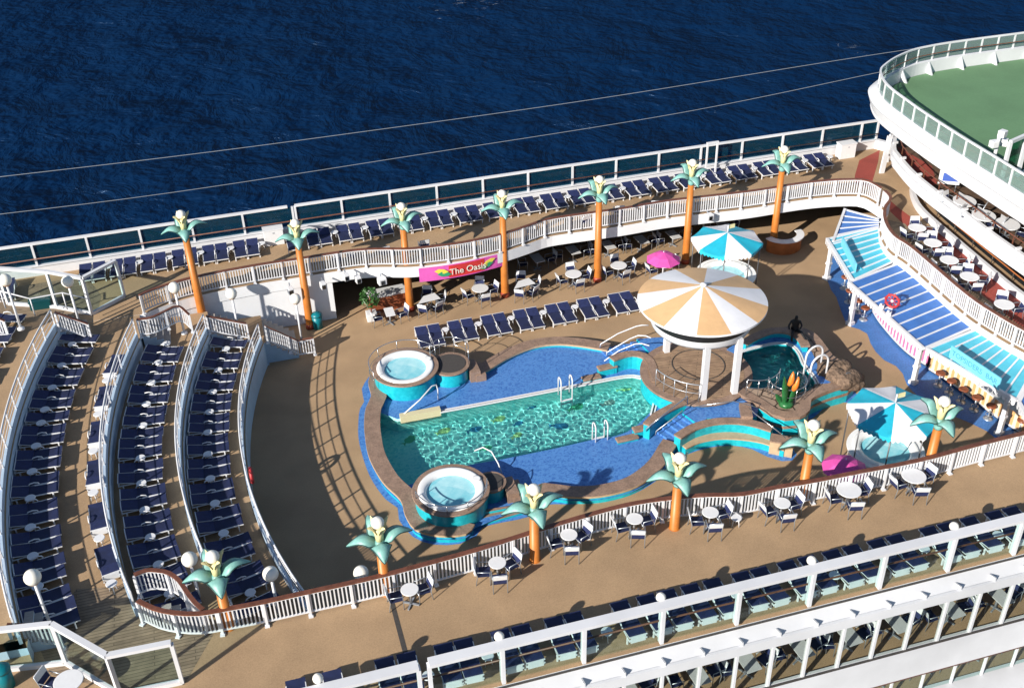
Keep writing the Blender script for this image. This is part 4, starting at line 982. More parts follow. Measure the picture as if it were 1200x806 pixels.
# ================================================================== GLOBE LAMPS
def make_globe():
    t=thing('globe_lamp','globe','lamp',(0,0,0))
    q=MB(); q.tube([(0,0,0),(0,0,2.35)],.055,10); q.build('pole',white,t)
    q=MB(); q.lathe([(.16,0),(.16,.08),(.07,.14)],n=14); q.build('foot',white,t)
    q=MB(); q.lathe([(.08,2.3),(.17,2.38),(.20,2.44)],n=14); q.build('collar',beak if False else plain('tan_lamp_collar',(.55,.33,.18),.4),t)
    q=MB(); q.sphere((0,0,2.62),.28,18); q.build('lamp_globe',globe_m,t)
    return t
gl=make_globe()
for (gx,gy),zb,l in (((6,328),ZC+.75,'white globe lamp at the far left picture edge above the glass screen'),((79,330),ZC-.7,'white globe lamp beside the angled glass screen at the upper left'),((204,337),Z1-.75,'white globe lamp left of the first palm lamp, by the curved stair railing'),((271,344),ZA,'white globe lamp in front of the white stair wall, left one of two'),((346,350),0.02,'white globe lamp at the foot of the stairs to the pool deck'),((222,655),ZA,'white globe lamp behind the near palm lamp by the S-curved railing'),((38,676),Z1,'white globe lamp at the near left, beside the last terrace loungers'),((317,672),ZA-.3,'white globe lamp at the near end of the lowest terrace row'),((423,671),0,'white globe lamp standing behind the near railing by a palm lamp'),((1150,0),0,None)):
    if l is None: continue
    p=G(gx,gy,zb+2.62); place(gl,(p.x,p.y,zb),0,l,'white globe lamps on poles')
def make_rail_lamp():
    t=thing('rail_globe_lamp','x','lamp',(0,0,0)); q=MB(); q.tube([(0,0,-1.8),(0,0,-.12)],.03,8); q.build('pole',white,t)
    q=MB(); q.lathe([(.03,-.22),(.045,-.1)],n=10); q.build('neck',brass,t); q=MB(); q.sphere((0,0,.02),.165,14); q.build('lamp_globe',globe_m,t); return t
rl=make_rail_lamp()
for k,(x,y) in enumerate(((372.6,795),(585,746),(774.5,700),(951,657),(1118,617))):
    p=GY(x,y,22.42); place(rl,p,0,f'small white globe lamp on the near windscreen, {ORD[k]} from the left picture edge','small globe lamps along the near windscreen')
# ================================================================== LOUNGERS, SIDE TABLES, CHAIRS, TABLES
def make_lounger():
    t=thing('sun_lounger','x','sun lounger',(0,0,0)); w=.315
    q=MB()
    for s in (-1,1): q.beam((-.84,s*(w-.012),.30),(.84,s*(w-.012),.30),.026,.045)
    q.beam((.835,-w,.293),(.835,w,.293),.05,.05); q.beam((-.84,-w,.31),(-.84,w,.31),.05,.06)
    for sx in (-.68,.66):
        for s in (-1,1): q.beam((sx,s*w*.96,0),(sx,s*w*.96,.29),.05,.05)
    q.build('frame',whiteclean,t)
    q=MB(); n=7
    P=[(-.22+1.085*i/n,.335-.025*math.sin(math.pi*i/n)) for i in range(n+1)]
    q.add([(x,-.316,z) for x,z in P]+[(x,.316,z) for x,z in P],[(i,i+1,n+2+i,n+1+i) for i in range(n)],0,True)
    q.add([(x,-.316,z-.02) for x,z in P]+[(x,.316,z-.02) for x,z in P],[(n+1+i,n+2+i,i+1,i) for i in range(n)],0,True); q.build('seat_sling',navy,t)
    b=thing_empty=None
    q=MB(); q.beam((-.22,0,.345),(-.825,0,.470),.60,.025,0); o=q.build('backrest',navy_b,t)
    q=MB(); q.beam((-.25,-w+.01,.335),(-.84,-w+.02,.455),.026,.026); q.beam((-.25,w-.01,.335),(-.84,w-.02,.455),.026,.026); q.beam((-.845,-w,.468),(-.845,w,.468),.035,.035)
    q.beam((-.60,0,.402),(-.82,0,.447),.5,.012); q.build('back_frame',whiteclean,o)
    q=MB(); q.add([(-.868,-.26,.20),(-.868,.26,.20),(-.868,.26,.45),(-.868,-.26,.45),(-.85,-.26,.20),(-.85,.26,.20),(-.85,.26,.45),(-.85,-.26,.45)],[(3,2,1,0),(4,5,6,7),(0,1,5,4),(2,3,7,6),(1,2,6,5),(0,4,7,3)]); q.build('head_panel',whiteclean,o)
    q=MB(); q.tube([(-.26,.33,.33),(-.20,.335,.43),(-.03,.335,.46),(.12,.335,.42),(.16,.33,.33)],.026,5); q.build('armrest',whiteclean,t)
    return t
def make_side_table():
    t=thing('side_table','x','side table',(0,0,0)); q=MB(); q.lathe([(.19,.38),(.205,.40),(.19,.425)],n=18); q.build('table_top',whiteclean,t)
    q=MB()
    for k in range(3):
        a=2*math.pi*k/3+.4; q.tube([(.10*math.cos(a),.10*math.sin(a),.38),(.15*math.cos(a),.15*math.sin(a),0)],.018,5)
    q.build('legs',whiteclean,t); return t
lg=make_lounger(); stb=make_side_table()
NTAB=0
def lounger(x,y,z,rz,label,group): return place(lg,(x,y,z),rz+R(random.uniform(-1.6,1.6)),label,group)
def side_table(x,y,z,label,group='white round side tables'): return place(stb,(x,y,z),random.uniform(0,6),label,group)
def terrace_row(rowname,angs,rl_,rt_,z,ext0,ext1):
    li=0; ti=0; gr=f'navy sun loungers on the {rowname}'
    def put(a):
        nonlocal li
        rr=rl_+random.uniform(-.04,.04)
        lounger(CX-rr*math.cos(R(a)),CY+rr*math.sin(R(a)),z,R(-a),f'navy sun lounger, {ORD[li]} from far end of the {rowname}',gr); li+=1
    step=math.degrees(.355/rl_)
    if ext0: put(angs[0]+math.degrees((.235+.36)/rl_)+0); 
    for i,a in enumerate(angs):
        side_table(CX-rt_*math.cos(R(a)),CY+rt_*math.sin(R(a)),z,f'round white side table, {ORD[ti]} from far end of the {rowname}'); ti+=1
        if i+1<len(angs):
            b=angs[i+1]; gap=R(a-b)*rl_; n=max(1,round((gap-.42)/.64)); 
            for k in range(n):
                off=(k-(n-1)/2)*.665; put((a+b)/2-math.degrees(off/rl_))
    for k in range(ext1): put(angs[-1]-math.degrees((.235+.36+.665*k)/rl_))
Aang=[17.1,13.64,10.28,7.32,4.42,1.46,-1.73,-4.83,-8.45,-12.0,-15.3]
Bang=[16.0,13.19,10.33,7.43,4.68,.69,-2.24,-5.23,-8.16,-11.0,-13.9]
Cang=[14.39,11.68,8.96,6.4,4.89,2.41,-.23,-2.85,-5.59,-8.18,-10.81]
terrace_row('lowest terrace row',Aang,29.55,29.55,ZA,1,1)
terrace_row('middle terrace row',Bang,32.15,32.15,ZB,0,1)
terrace_row('left wall row',Cang,36.05-.05,36.25-.1,Z1,1,3)
d0=G(5,401.5,ZC+.42); a0=math.degrees(math.atan2(d0.y-CY,CX-d0.x))
terrace_row('top left terrace row',[a0+2.5,a0,a0-2.5,a0-5],39.6,39.6,ZC,1,1)
for k,a in enumerate((11.4,7.2,2.9,-1.6,-6.2,-10.5)):
    r_=33.78-.002*k; lounger(CX-r_*math.cos(R(a)),CY+r_*math.sin(R(a)),Z1,R(90-a),f'single navy lounger along the walkway rail, {ORD[k]} from the far end','single loungers along the walkway rail')
    b=a-2.15; r_=33.85; side_table(CX-r_*math.cos(R(b)),CY+r_*math.sin(R(b)),Z1,f'white side table between walkway rail loungers, {ORD[k]} from far end')
# near promenade row
nearx=[-1.2,-.03,1.66,2.36,3.59,4.26,5.54,6.25,7.36,8.06,9.74,10.68,11.42,12.29,13.1,14.17,14.92,15.95,16.75,17.72,18.5,19.51,20.25,21.6,22.35,23.3,24.35,25.1,26.3,27.0]
for k,x in enumerate(nearx): lounger(x+.33,23.12,Z1,R(90),f'navy lounger with white back behind the near windscreen, {ORD[k]} from the left','loungers behind the near windscreen')
for k,x in enumerate((3.2,5.2,9.2,13.95,17.55,21.2,24.1,26.05)): side_table(x,22.8+.2*(k%2),Z1,f'white side table behind the near windscreen, {ORD[k]} from the left')
# far promenade row
fxs=[-8.5,-6.95,-5.42,-3.82,-2.25,-.62]+[3.26+1.672*k for k in range(19)]
li=0
for k,x in enumerate(fxs):
    for j in (0,1):
        o_=lounger(x+.33+.68*j,53.32,Z1,R(-90),f'navy lounger by the far windscreen, {ORD[li]} from the left end','loungers in pairs by the far windscreen'); o_.scale=(.92,1,1); li+=1
    side_table(x+1.56 if k>5 else x+1.50,53.5,Z1,f'white side table by the far windscreen, {ORD[k]} from the left end')
lounger(2.16+.33,53.22,Z1,R(-90),'single navy lounger by the far windscreen beside the white locker','loungers in pairs by the far windscreen')
for k,x in enumerate((-14.6,-13.9,-12.6,-11.9)): lounger(x,52.9,Z1,R(-90),f'navy lounger behind the upper left glass screen, {ORD[k]} from the left','loungers behind the upper left glass screen')
# centre row on the pool deck
for k in range(7):
    x=7.62+1.765*k
    for j in (0,1): lounger(x+.34+.68*j,46.2-.015*k,0,R(-90),f'navy lounger in the row between pool and tables, {ORD[2*k+j]} from the left','row of paired loungers beside the pool')
    if k<6: side_table(x+1.56,46.45,0,f'white side table in the pool deck lounger row, {ORD[k]} from the left')
# ---- chairs and tables
def make_chair():
    t=thing('deck_chair','x','chair',(0,0,0)); q=MB()
    for s in (-1,1):
        q.tube([(.24,s*.26,0),(.24,s*.26,.62),(-.20,s*.26,.64)],.018,5); q.tube([(-.26,s*.25,0),(-.20,s*.25,.42),(-.32,s*.25,.90)],.018,5)
    q.tube([(.24,-.26,.40),(.24,.26,.40)],.016,5); q.tube([(-.32,-.25,.90),(-.32,.25,.90)],.018,5); q.build('frame',alu,t)
    q=MB(); q.beam((.24,0,.43),(-.19,0,.40),.48,.025); q.build('seat',navy,t)
    q=MB(); q.beam((-.20,0,.45),(-.265,0,.68),.46,.02); o=q.build('backrest',navy_b,t)
    q=MB(); q.beam((-.265,0,.68),(-.325,0,.91),.48,.045); q.build('head_band',whiteclean,o)
    return t
ch=make_chair()
def make_table(name,r,h,mt=whiteclean,shape='round'):
    t=thing(name,'x','table',(0,0,0))
    q=MB()
    if shape=='round': q.lathe([(r-.02,h-.035),(r,h-.02),(r,h-.008),(r-.015,h)],n=28)
    elif shape=='rect': q.box((0,0,h-.02),(r*2,r*1.15,.04))
    elif shape=='trap': q.prism([(-r,-r*.52),(r,-r*.55),(r*.86,r*.52),(-r*.2,r*.42)],h-.04,h)
    elif shape=='drop': q.prism([(r*math.cos(a)*(1 if math.cos(a)<.3 else 1.0)+(.55*r if abs(a)<.01 else 0),r*math.sin(a)*.85) for a in [2*math.pi*k/22 for k in range(22)]],h-.04,h)
    q.build('tabletop',mt,t)
    q=MB(); q.lathe([(.05,.05),(.04,h-.04)],n=10); q.build('pedestal',alu,t)
    q=MB()
    for k in range(4): a=math.pi*k/2+.4; q.beam((0,0,.04),(.30*math.cos(a),.30*math.sin(a),.03),.06,.05)
    q.build('foot',alu,t); return t
tb_s=make_table('round_table',.31,.73); tb_m=make_table('round_table',.46,.73); tb_r=make_table('square_table',.42,.73,whiteclean,'rect'); tb_g=make_table('rectangular_table',.50,.73,greytop,'rect'); tb_t=make_table('angled_table',.62,.73,whiteclean,'trap'); tb_d=make_table('oval_table',.68,.73,whiteclean,'drop')
CN=0
side_words={0:'right',90:'far',180:'left',270:'near'}
def setting(tab,p,z,what,chairs,grp,rz=0,dist=.62,cgrp=None,nm0=None):
    nm0=nm0 or what
    place(tab,(p.x,p.y,z),rz,what,grp)
    for a in chairs:
        q=Vector((p.x+dist*math.cos(R(a)),p.y+dist*math.sin(R(a)),z)); nm=side_words[min(side_words,key=lambda s_:abs((a-s_+180)%360-180))]
        place(ch,q,R(a+180+random.uniform(-14,14)),f'navy chair, {nm} side of the {nm0}',cgrp or 'navy deck chairs round the tables')
def short(n,where): return f'{where}, {ORD[n]} from the left'
NT=[(480,690,0),(582.8,658.7,0),(666.7,625.8,0),(743.8,607.2,0),(832.5,599.7,0),(916.7,588.8,0),(995,573.4,1),(1071,557,1)]
for k,(x,y,big) in enumerate(NT):
    p=G(x,y,Z1+.73); setting(tb_m if big else tb_s,p,Z1,f'round white table by the near railing, {ORD[k]} from the left',[178,8,262] if k else [170,20],'round tables along the near railing',random.random(),.60 if big else .52,None,f'{ORD[k]} near railing table from the left')
p=G(863,606,Z1+.42); side_table(p.x,p.y,Z1,'small white stool table beside the near railing, right of the fifth round table')
for k,(x,y) in enumerate(((562.6,337.5),(672,320.7),(725,310.7))):
    p=G(x,y,.73); setting(tb_m,p,0,f'round white table before the far promenade, {ORD[k]} from the left',[185,80,5,275],'round tables before the far promenade',0,.68,None,f'{ORD[k]} round table before the far promenade')
p=G(778,309,.73); setting(tb_m,p,0,'round white table under the magenta parasol',[180,85,20],'round tables before the far promenade',0,.72)
for k,(x,y) in enumerate(((500.6,349),(612,331.4))):
    p=G(x,y,.73); setting(tb_t,p,0,f'angled white table beside a palm lamp, {ORD[k]} from the left',[300,245,80,5],'angled tables beside the palm lamps',R(8),.72,None,f'{ORD[k]} angled table beside a palm lamp')
p=G(456.4,365,.73); setting(tb_r,p,0,'square white table beside the potted plant and brown counter',[175,5],'tables before the far promenade',R(90),.68,None,'square table by the potted plant')
for k,(x,y) in enumerate(((629.6,302),(671.5,292.5),(712.8,286.5),(751.7,280.5),(789,274.5),(846,262))):
    p=G(x,y,.73); setting(tb_g,p,0,f'rectangular table in the shade under the far promenade, {ORD[k]} from the left',[170,10],'tables in the shade under the far promenade',R(95),.85,None,f'{ORD[k]} shaded table under the far promenade')
for k,(x,y) in enumerate(((1075,266.6),(1093.3,284.3),(1112.6,304.3),(1136.4,323.7),(1177,356.4))):
    p=G(x,y,Z1+.73); setting(tb_m,p,Z1,f'round white table on the raised bow deck, {ORD[k]} from the far end',[60,190,-20,260] if k<4 else [60,185,-15],'round tables on the raised bow deck',0,.66,None,f'{ORD[k]} bow deck table from the far end')
z6=lambda x,y:(780+x/5.4545,670+y/5.4545); z7=lambda x,y:(980+x/5.4545,670+y/5.4545)
gt=[z6(-240,740),z6(210,660),z6(540,590),z6(880,500),z7(110,440),z7(410,350),z7(760,260),z7(1065,170)]
for k,q_ in enumerate(gt):
    p=G(*q_,.73); p.y=max(p.y,22.1)+.12; setting(tb_g,p,0,f'grey table behind the near gallery windows, {ORD[k]} from the left',[170,10] if k%2 else [175,5,95],'tables behind the near gallery windows',R(95),.78,None,f'{ORD[k]} grey table behind the gallery windows')
for k in range(7):
    x=12+2.05*k; setting(tb_s,Vector((x+8,22.3,0)),-2.7,f'small table in the lowest gallery, {ORD[k]} from the left',[180,0],'tables in the lowest gallery',0,.6,None,f'{ORD[k]} table in the lowest gallery') if k<5 else None
for k,(x,y) in enumerate(((1130.5,235),(1153,252),(1181,262))):
    p=G(x,y,5.03); setting(tb_d,p,4.3,f'white oval table under the sports deck overhang, {ORD[k]} from the far end',[120,-60],'oval tables under the sports deck',R(70),.8,None,f'{ORD[k]} oval table under the sports deck')
p=G(80,797,Z1+.73); setting(tb_m,p,Z1,'round white table behind the lower left glass screen',[150],'tables behind the lower left glass screen',0,.7)
# loose chairs on the far promenade with their white backs to the railing
for k,(x,y) in enumerate(((411,292),(393,296),(449,288),(496,280),(545,282),(570,276),(622,263),(684,252),(725,240),(768,234))):
    p=G(x,y,Z1+.8); place(ch,(p.x,p.y-.05,Z1),R(90+random.uniform(-20,20)),f'white backed chair by the far promenade railing, {ORD[k]} from the left','loose chairs by the far promenade railing')
# ================================================================== SMALL DECK THINGS
def locker(label,px,py):
    p=G(px,py,Z1); t=thing('white_locker',label,'locker',(p.x,p.y,Z1),group='white lockers on the far promenade')
    q=MB(); q.box((0,0,.45),(1.05,.55,.9)); o=q.build('locker_body',whiteclean,t,.02); q=MB(); q.box((0,0,.93),(1.1,.6,.06)); q.build('lid',whiteclean,t); q=MB(); q.box((0,-.285,.75),(.10,.02,.05)); q.build('latch',alu,t)
locker('white locker on the far promenade beside the gap in the windscreen',322,285); locker('white locker on the far promenade beside the red deck zone',990,184)
def litter_bin(label,px,py,z):
    p=G(px,py,z); t=thing('litter_bin',label,'bin',(p.x,p.y,z),group='teal litter bins'); q=MB(); q.lathe([(.24,0),(.27,.75)],n=18); q.build('bin_body',teal_bin,t); q=MB(); q.lathe([(.29,.75),(.29,.82),(.20,.92),(.02,.95)],n=18); q.build('bin_lid',teal_bin,t)
litter_bin('teal litter bin behind the palm lamp at the white stair wall',373,384,0); litter_bin('teal litter bin at the lower left corner behind the glass screen',9,803,Z1)
p=G(49,360,Z1); t=thing('equipment_box','dark teal box behind the upper left glass screen','box',p); dt=plain('dark_teal_plastic',(.0,.055,.065),.45); q=MB(); q.box((0,0,.22),(1.0,.5,.44)); q.build('box_body',dt,t,.04); q=MB(); q.box((0,0,.46),(1.05,.55,.06)); q.build('lid',dt,t)
def counter(label,px,L,W,H,rz,face,top,rounded=False):
    p=G(*px,0); t=thing('service_counter',label,'counter',p,rz,'service counters under the far promenade'); q=MB()
    if rounded:
        P=[Vector((L*.5*math.cos(a),W*math.sin(a),0)) for a in [math.pi+math.pi*k/20 for k in range(21)]]
        q.sweep(P,[(0,0),(.08,0),(.08,H),(0,H)]); q.build('counter_front',face,t); q=MB(); q.sweep(P,[(-.12,H),(.30,H),(.30,H+.06),(-.12,H+.06)]); q.build('counter_top',top,t)
    else:
        q.box((0,0,H/2),(L,W,H)); q.build('counter_front',face,t); q=MB(); q.box((0,0,H+.025),(L+.12,W+.1,.05)); q.build('counter_top',top,t)
counter('brown counter with a grey top beside the potted plant',(456,359),2.1,.8,.92,R(4),brownseat,greytop)
counter('curved orange-brown counter with a white rim under the far promenade',(916,289),2.2,1.0,.8,R(8),mat('orange_brown_laminate',(.42,.12,.03),.5,noise=(2,.2)),whiteclean,True)
# potted plant
p=G(436,374,0); t=thing('potted_plant','bushy green plant in a white square planter by the brown counter','plant',p)
q=MB(); q.box((0,0,.22),(.55,.55,.44)); q.build('planter',whiteclean,t,.02); q=MB(); q.tube([(0,0,.4),(.03,0,.9),(0,.04,1.4)],[.05,.04,.02],6); q.build('stem',brownseat,t)
q=MB(); rnd=random.Random(3)
for k in range(230):
    a=rnd.uniform(0,6.28); u=rnd.uniform(-1,1); rr=.55*rnd.uniform(.3,1)**.5; c=Vector((rr*math.cos(a)*(1-u*u)**.5,rr*math.sin(a)*(1-u*u)**.5,1.35+.55*u)); d=Vector((rnd.uniform(-1,1),rnd.uniform(-1,1),rnd.uniform(-.6,.8))).normalized(); e=d.cross(Vector((rnd.uniform(-1,1),rnd.uniform(-1,1),1))).normalized()
    q.add([c-d*.13,c+e*.045,c+d*.13,c-e*.045],[(0,1,2,3)])
q.build('foliage',leafgreen,t)
# floodlights on the far promenade fascia
for k,(x,y) in enumerate(((405,322),(419,325),(447,327),(340,338),(378,332),(830,252))):
    p=GY(x,y,49.25 if k!=5 else 49.6); t=thing('flood_light',['floodlight on the promenade fascia left of the pink banner, leftmost of the trio','floodlight on the promenade fascia left of the pink banner, middle of the trio','boxy white floodlight just left of the pink banner','small floodlight high on the white stair wall','floodlight beside the second palm lamp on the fascia','boxy white floodlight above the far umbrella'][k],'floodlight',p,group='floodlights on the far promenade fascia')
    q=MB(); q.box((0,-.12,-.05),(.42 if k in(2,5) else .26,.36,.34),.2); q.build('lamp_housing',whiteclean,t,.02); q=MB(); q.box((.02,-.31,-.07),(.2,.03,.22),.2); q.build('lens',darkglass,t); q=MB(); q.beam((0,.06,.1),(0,.3,.16),.06,.06); q.build('bracket',alu,t)
# banner
b0=GY(494,325,49.1); pts=[G(491,321.5,2.42),G(520,318,2.42),G(550,312.5,2.42),G(578,305.5,2.42),G(588,302.5,2.42)]
bp=smooth_path(pts,.12); t=thing('promenade_banner','pink banner with a red centre and leaf ends lettered The Oasis','banner',bp[0]); o=Vector(bp[0])
off_=inset(bp,-.08)
def strip(q,i0,i1,z0,z1,out=0,mi=0):
    P=[off_[i]-o for i in range(i0,i1)]; q.sweep(P,[(-.02-out,z0),(.02-out,z0),(.02-out,z1),(-.02-out,z1)],mi)
nB=len(off_); q=MB(); strip(q,0,nB,-.42,.38); q.build('banner_cloth',mat('pink_banner_cloth',(.62,.10,.42),.6,noise=(2,.1)),t)
i0,i1=int(nB*.34),int(nB*.76); q=MB(); strip(q,i0,i1,-.36,.34,.012); q.build('red_panel',mat('red_banner_panel',(.55,.035,.035),.6,noise=(2,.15)),t)
def leafshape(i,sg,z,mt,L=.75):
    c=off_[i]-o; d=(off_[min(i+2,nB-1)]-off_[max(i-2,0)]).normalized(); n=Vector((d.y,-d.x,0)); q=MB()
    P=[(-.5,0),(-.2,.16),(.2,.17),(.5,.05),(.2,-.08),(-.2,-.12)]; V=[c+d*(u*L)+Vector((0,0,z+w+sg*u*.28))+n*.055 for u,w in P]; V2=[v+n*.02 for v in V]; k=len(P)
    q.add(V+V2,[tuple(range(k))[::-1],tuple(range(k,2*k))]+[(i_,(i_+1)%k,k+(i_+1)%k,k+i_) for i_ in range(k)]); q.build('leaf_emblem',mt,t)
leafshape(int(nB*.25),-.6,.06,mats_y:=plain('banner_yellow',(.70,.62,.08),.5)); leafshape(int(nB*.28),-.5,-.12,plain('banner_green',(.03,.30,.14),.5)); leafshape(int(nB*.80),.8,.06,mats_y); leafshape(int(nB*.78),.7,-.12,MATS['banner_green'])
def lettering(txt,size,parent,loc,d,mt,name='lettering',extr=.008):
    cu=bpy.data.curves.new(name,'FONT'); cu.body=txt; cu.size=size; cu.align_x='CENTER'; cu.align_y='CENTER'; cu.extrude=extr; cu.materials.append(mt)
    ob=bpy.data.objects.new(name,cu); COL.objects.link(ob); ob.parent=parent; d=Vector((d.x,d.y,0)).normalized(); n=Vector((d.y,-d.x,0))
    M=Matrix((( d.x,0,n.x,loc[0]),(d.y,0,n.y,loc[1]),(0,1,0,loc[2]),(0,0,0,1))); 
    bpy.context.view_layer.update(); me=bpy.data.meshes.new_from_object(ob.evaluated_get(bpy.context.evaluated_depsgraph_get()))
    mo=bpy.data.objects.new(name,me); COL.objects.link(mo); mo.parent=parent; mo.matrix_local=M; bpy.data.objects.remove(ob); return mo
im=int(nB*.555); c=off_[im]-o; d=(off_[im+6]-off_[im-6]).normalized(); n_=Vector((d.y,-d.x,0))
lettering('The Oasis',.50,t,c+n_*.075+Vector((0,0,-.02)),d,plain('banner_lettering',(.72,.74,.66),.5))
# ================================================================== POOL BAR
bar_floor=[(966,322),(971,332),(974,340),(980,348),(983,357),(988,370),(994,382),(1007,386),(1016,391),(1020,402),(1026,412),(1036,422),(1050,429),(1058,438),(1063,451),(1078,466),(1100,480),(1138,496),(1156,505),(1170,516),(1215,500),(1240,440),(1180,410),(1120,370),(1060,310),(1030,275),(1000,262),(978,285)]
q=MB(); q.prism([(p.x,p.y) for p in smooth_path(Gs(bar_floor[:20],0),.4)]+[(p.x,p.y) for p in Gs(bar_floor[20:],0)],None,.008); tag(q.build('blue_bar_floor',bluedeck),kind='structure')
ZR0,ZR1=2.32,2.5
def roof(label,fl,fr,br,bl,mt,nribs,group='bar roof panels'):
    A,B,C,D=G(*fl,ZR0),G(*fr,ZR0),G(*br,ZR1),G(*bl,ZR1); o=(A+B+C+D)/4
    t=thing('bar_roof_panel',label,'roof panel',o,group=group); A,B,C,D=A-o,B-o,C-o,D-o; dz=Vector((0,0,-.06))
    q=MB(); V=[A,B,C,D]; q.add(V+[v+dz for v in V],[(0,1,2,3),(7,6,5,4)]+[(i,i+4,(i+1)%4+4,(i+1)%4) for i in range(4)]); q.build('panel',mt,t)
    for k in range(nribs+1):
        f=k/nribs; w=MB(); e=Vector((0,0,.02)); w.beam(A.lerp(B,f)+e,D.lerp(C,f)+e,.075 if 0<k<nribs else .13,.05); w.build('rib',white,t)
    w=MB(); n=(B-A).normalized(); w.beam(A-dz*.3,B-dz*.3,.14,.16); w.build('front_beam',white,t)
    # scalloped trim hanging under the front edge
    L=(B-A).length; m=max(3,int(L/.22)); q=MB(); side=Vector((n.y,-n.x,0))*.08
    if side.x>0: side=-side
    for i in range(m):
        a=A.lerp(B,i/m)+side; b=A.lerp(B,(i+.8)/m)+side; mid=(a+b)/2
        q.add([a+Vector((0,0,-.06)),b+Vector((0,0,-.06)),b+Vector((0,0,-.17)),mid+Vector((0,0,-.25)),a+Vector((0,0,-.17))],[(0,1,2,3,4)])
    q.build('scalloped_trim',whiteclean,t)
    return t,A+o,B+o,C+o,D+o
roof('far dark blue roof panel of the pool bar with white ribs',(976,284),(990,246),(1030,257),(1030,268),roofblue,5)
r1=roof('far turquoise roof panel of the pool bar carrying a blank sign board',(999,329),(969,280.5),(1028,266.5),(1044.5,308),roofturq,7)
r2=roof('large blue middle roof panel of the pool bar with a red wheel on it',(1082,409),(994.5,331.5),(1051,310),(1142,383),roofblue,9)
r3=roof('near turquoise roof panel of the pool bar carrying the lettered sign',(1191,470),(1086,409.5),(1144,386.5),(1212,431),roofturq,8)
roof('near blue roof panel of the pool bar at the right picture edge',(1228,532),(1194,472),(1214,433),(1275,480),roofblue,5)
def column(label,b,t_):
    p=G(*b,0); t=thing('bar_column',label,'column',(p.x,p.y,0),R(20),'white columns of the pool bar'); q=MB(); q.box((0,0,1.13),(.20,.20,2.26)); q.build('shaft',white,t)
    q=MB(); q.box((0,0,.09),(.34,.34,.18)); q.build('base',white,t); q=MB(); q.box((0,0,1.0),(.27,.27,.12)); q.box((0,0,2.0),(.30,.30,.14)); q.build('moulding',white,t)
column('white bar column at the far turquoise roof corner',(968.5,327),None); column('white bar column between the far turquoise and the blue roof',(996,380),None)
column('white bar column between the blue and the near turquoise roof',(1070,449),None); column('white bar column at the near corner of the lettered turquoise roof',(1170,509),None)
pinkst=stripes('pink_white_stripes',(.72,.70,.70),(.62,.16,.32),.26,(-.45,.9,0)); orst=stripes('orange_white_stripes',(.72,.62,.48),(.64,.36,.16),.32,(-.45,.9,0))
def barcounter(label,px,mt,zb=.15):
    P=smooth_path([Vector((v.x,v.y,0)) for v in Gs(px,zb)],.2); o=P[0].copy(); P=[p-o for p in P]; t=thing('bar_counter',label,'bar counter',o,group='striped bar counters')
    q=MB(); q.sweep(P,[(0,zb),(.12,zb),(.12,1.05),(0,1.05)]); f=q.build('striped_front',mt,t)
    q=MB(); q.sweep(P,[(-.16,1.05),(.42,1.05),(.42,1.11),(-.16,1.11)]); q.build('counter_top',white,t)
    q=MB(); q.sweep(P,[(.03,0),(.3,0),(.3,zb),(.03,zb)]); q.build('plinth',dark_in,t); q=MB(); q.sweep(P,[(-.05,zb-.03),(.02,zb-.03),(.02,zb+.04),(-.05,zb+.04)]); q.build('kick_rail',white,t)
barcounter('far bar counter under the turquoise roof beside the far stools',[(1003,329),(1009,342),(1019,357)],plain('cream_counter',(.62,.58,.5),.5))
barcounter('bar counter with pink and white stripes under the blue roof',[(1021,360),(1029,374),(1040,388),(1051,400.5),(1062,411),(1072,418.5),(1086,427)],pinkst)
barcounter('bar counter with orange and white stripes beside five brown stools',[(1088,431),(1107,443),(1130,459),(1154,477),(1176,493),(1200,508)],orst)
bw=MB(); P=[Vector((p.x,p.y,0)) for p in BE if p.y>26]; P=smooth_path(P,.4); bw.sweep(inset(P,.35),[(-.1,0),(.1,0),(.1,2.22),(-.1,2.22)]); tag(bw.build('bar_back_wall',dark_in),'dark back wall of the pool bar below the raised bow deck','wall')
def make_stool():
    t=thing('bar_stool','x','bar stool',(0,0,0)); q=MB(); q.lathe([(.20,.68),(.225,.71),(.225,.76),(.18,.79)],n=20); q.build('seat',brownseat,t)
    q=MB(); q.tube([(0,0,.05),(0,0,.68)],.04,8); q.build('pedestal',alu,t); q=MB(); q.lathe([(.22,0),(.22,.03),(.06,.07)],n=18); q.build('base',alu,t); q=MB(); q.tube([(.15*math.cos(a),.15*math.sin(a),.26) for a in [2*math.pi*k/14 for k in range(14)]],.015,5,True); q.build('foot_ring',alu,t); return t
stl=make_stool()
for k,(x,y) in enumerate(((1102.5,436.4),(1115.5,445.6),(1129.5,455.5),(1145,465),(1162,474.6),(1198.5,491.5))):
    p=G(x,y,.77); place(stl,(p.x,p.y,0),k,f'brown bar stool at the orange striped counter, {ORD[k]} from the far end','brown stools at the pool bar')
for k,(x,y) in enumerate(((991,324),(996.5,340),(1007.4,351.5),(1014.4,360))):
    p=G(x,y,.77); place(stl,(p.x,p.y,0),k,f'brown bar stool under the far half of the bar roof, {ORD[k]} from the far end','brown stools at the pool bar')
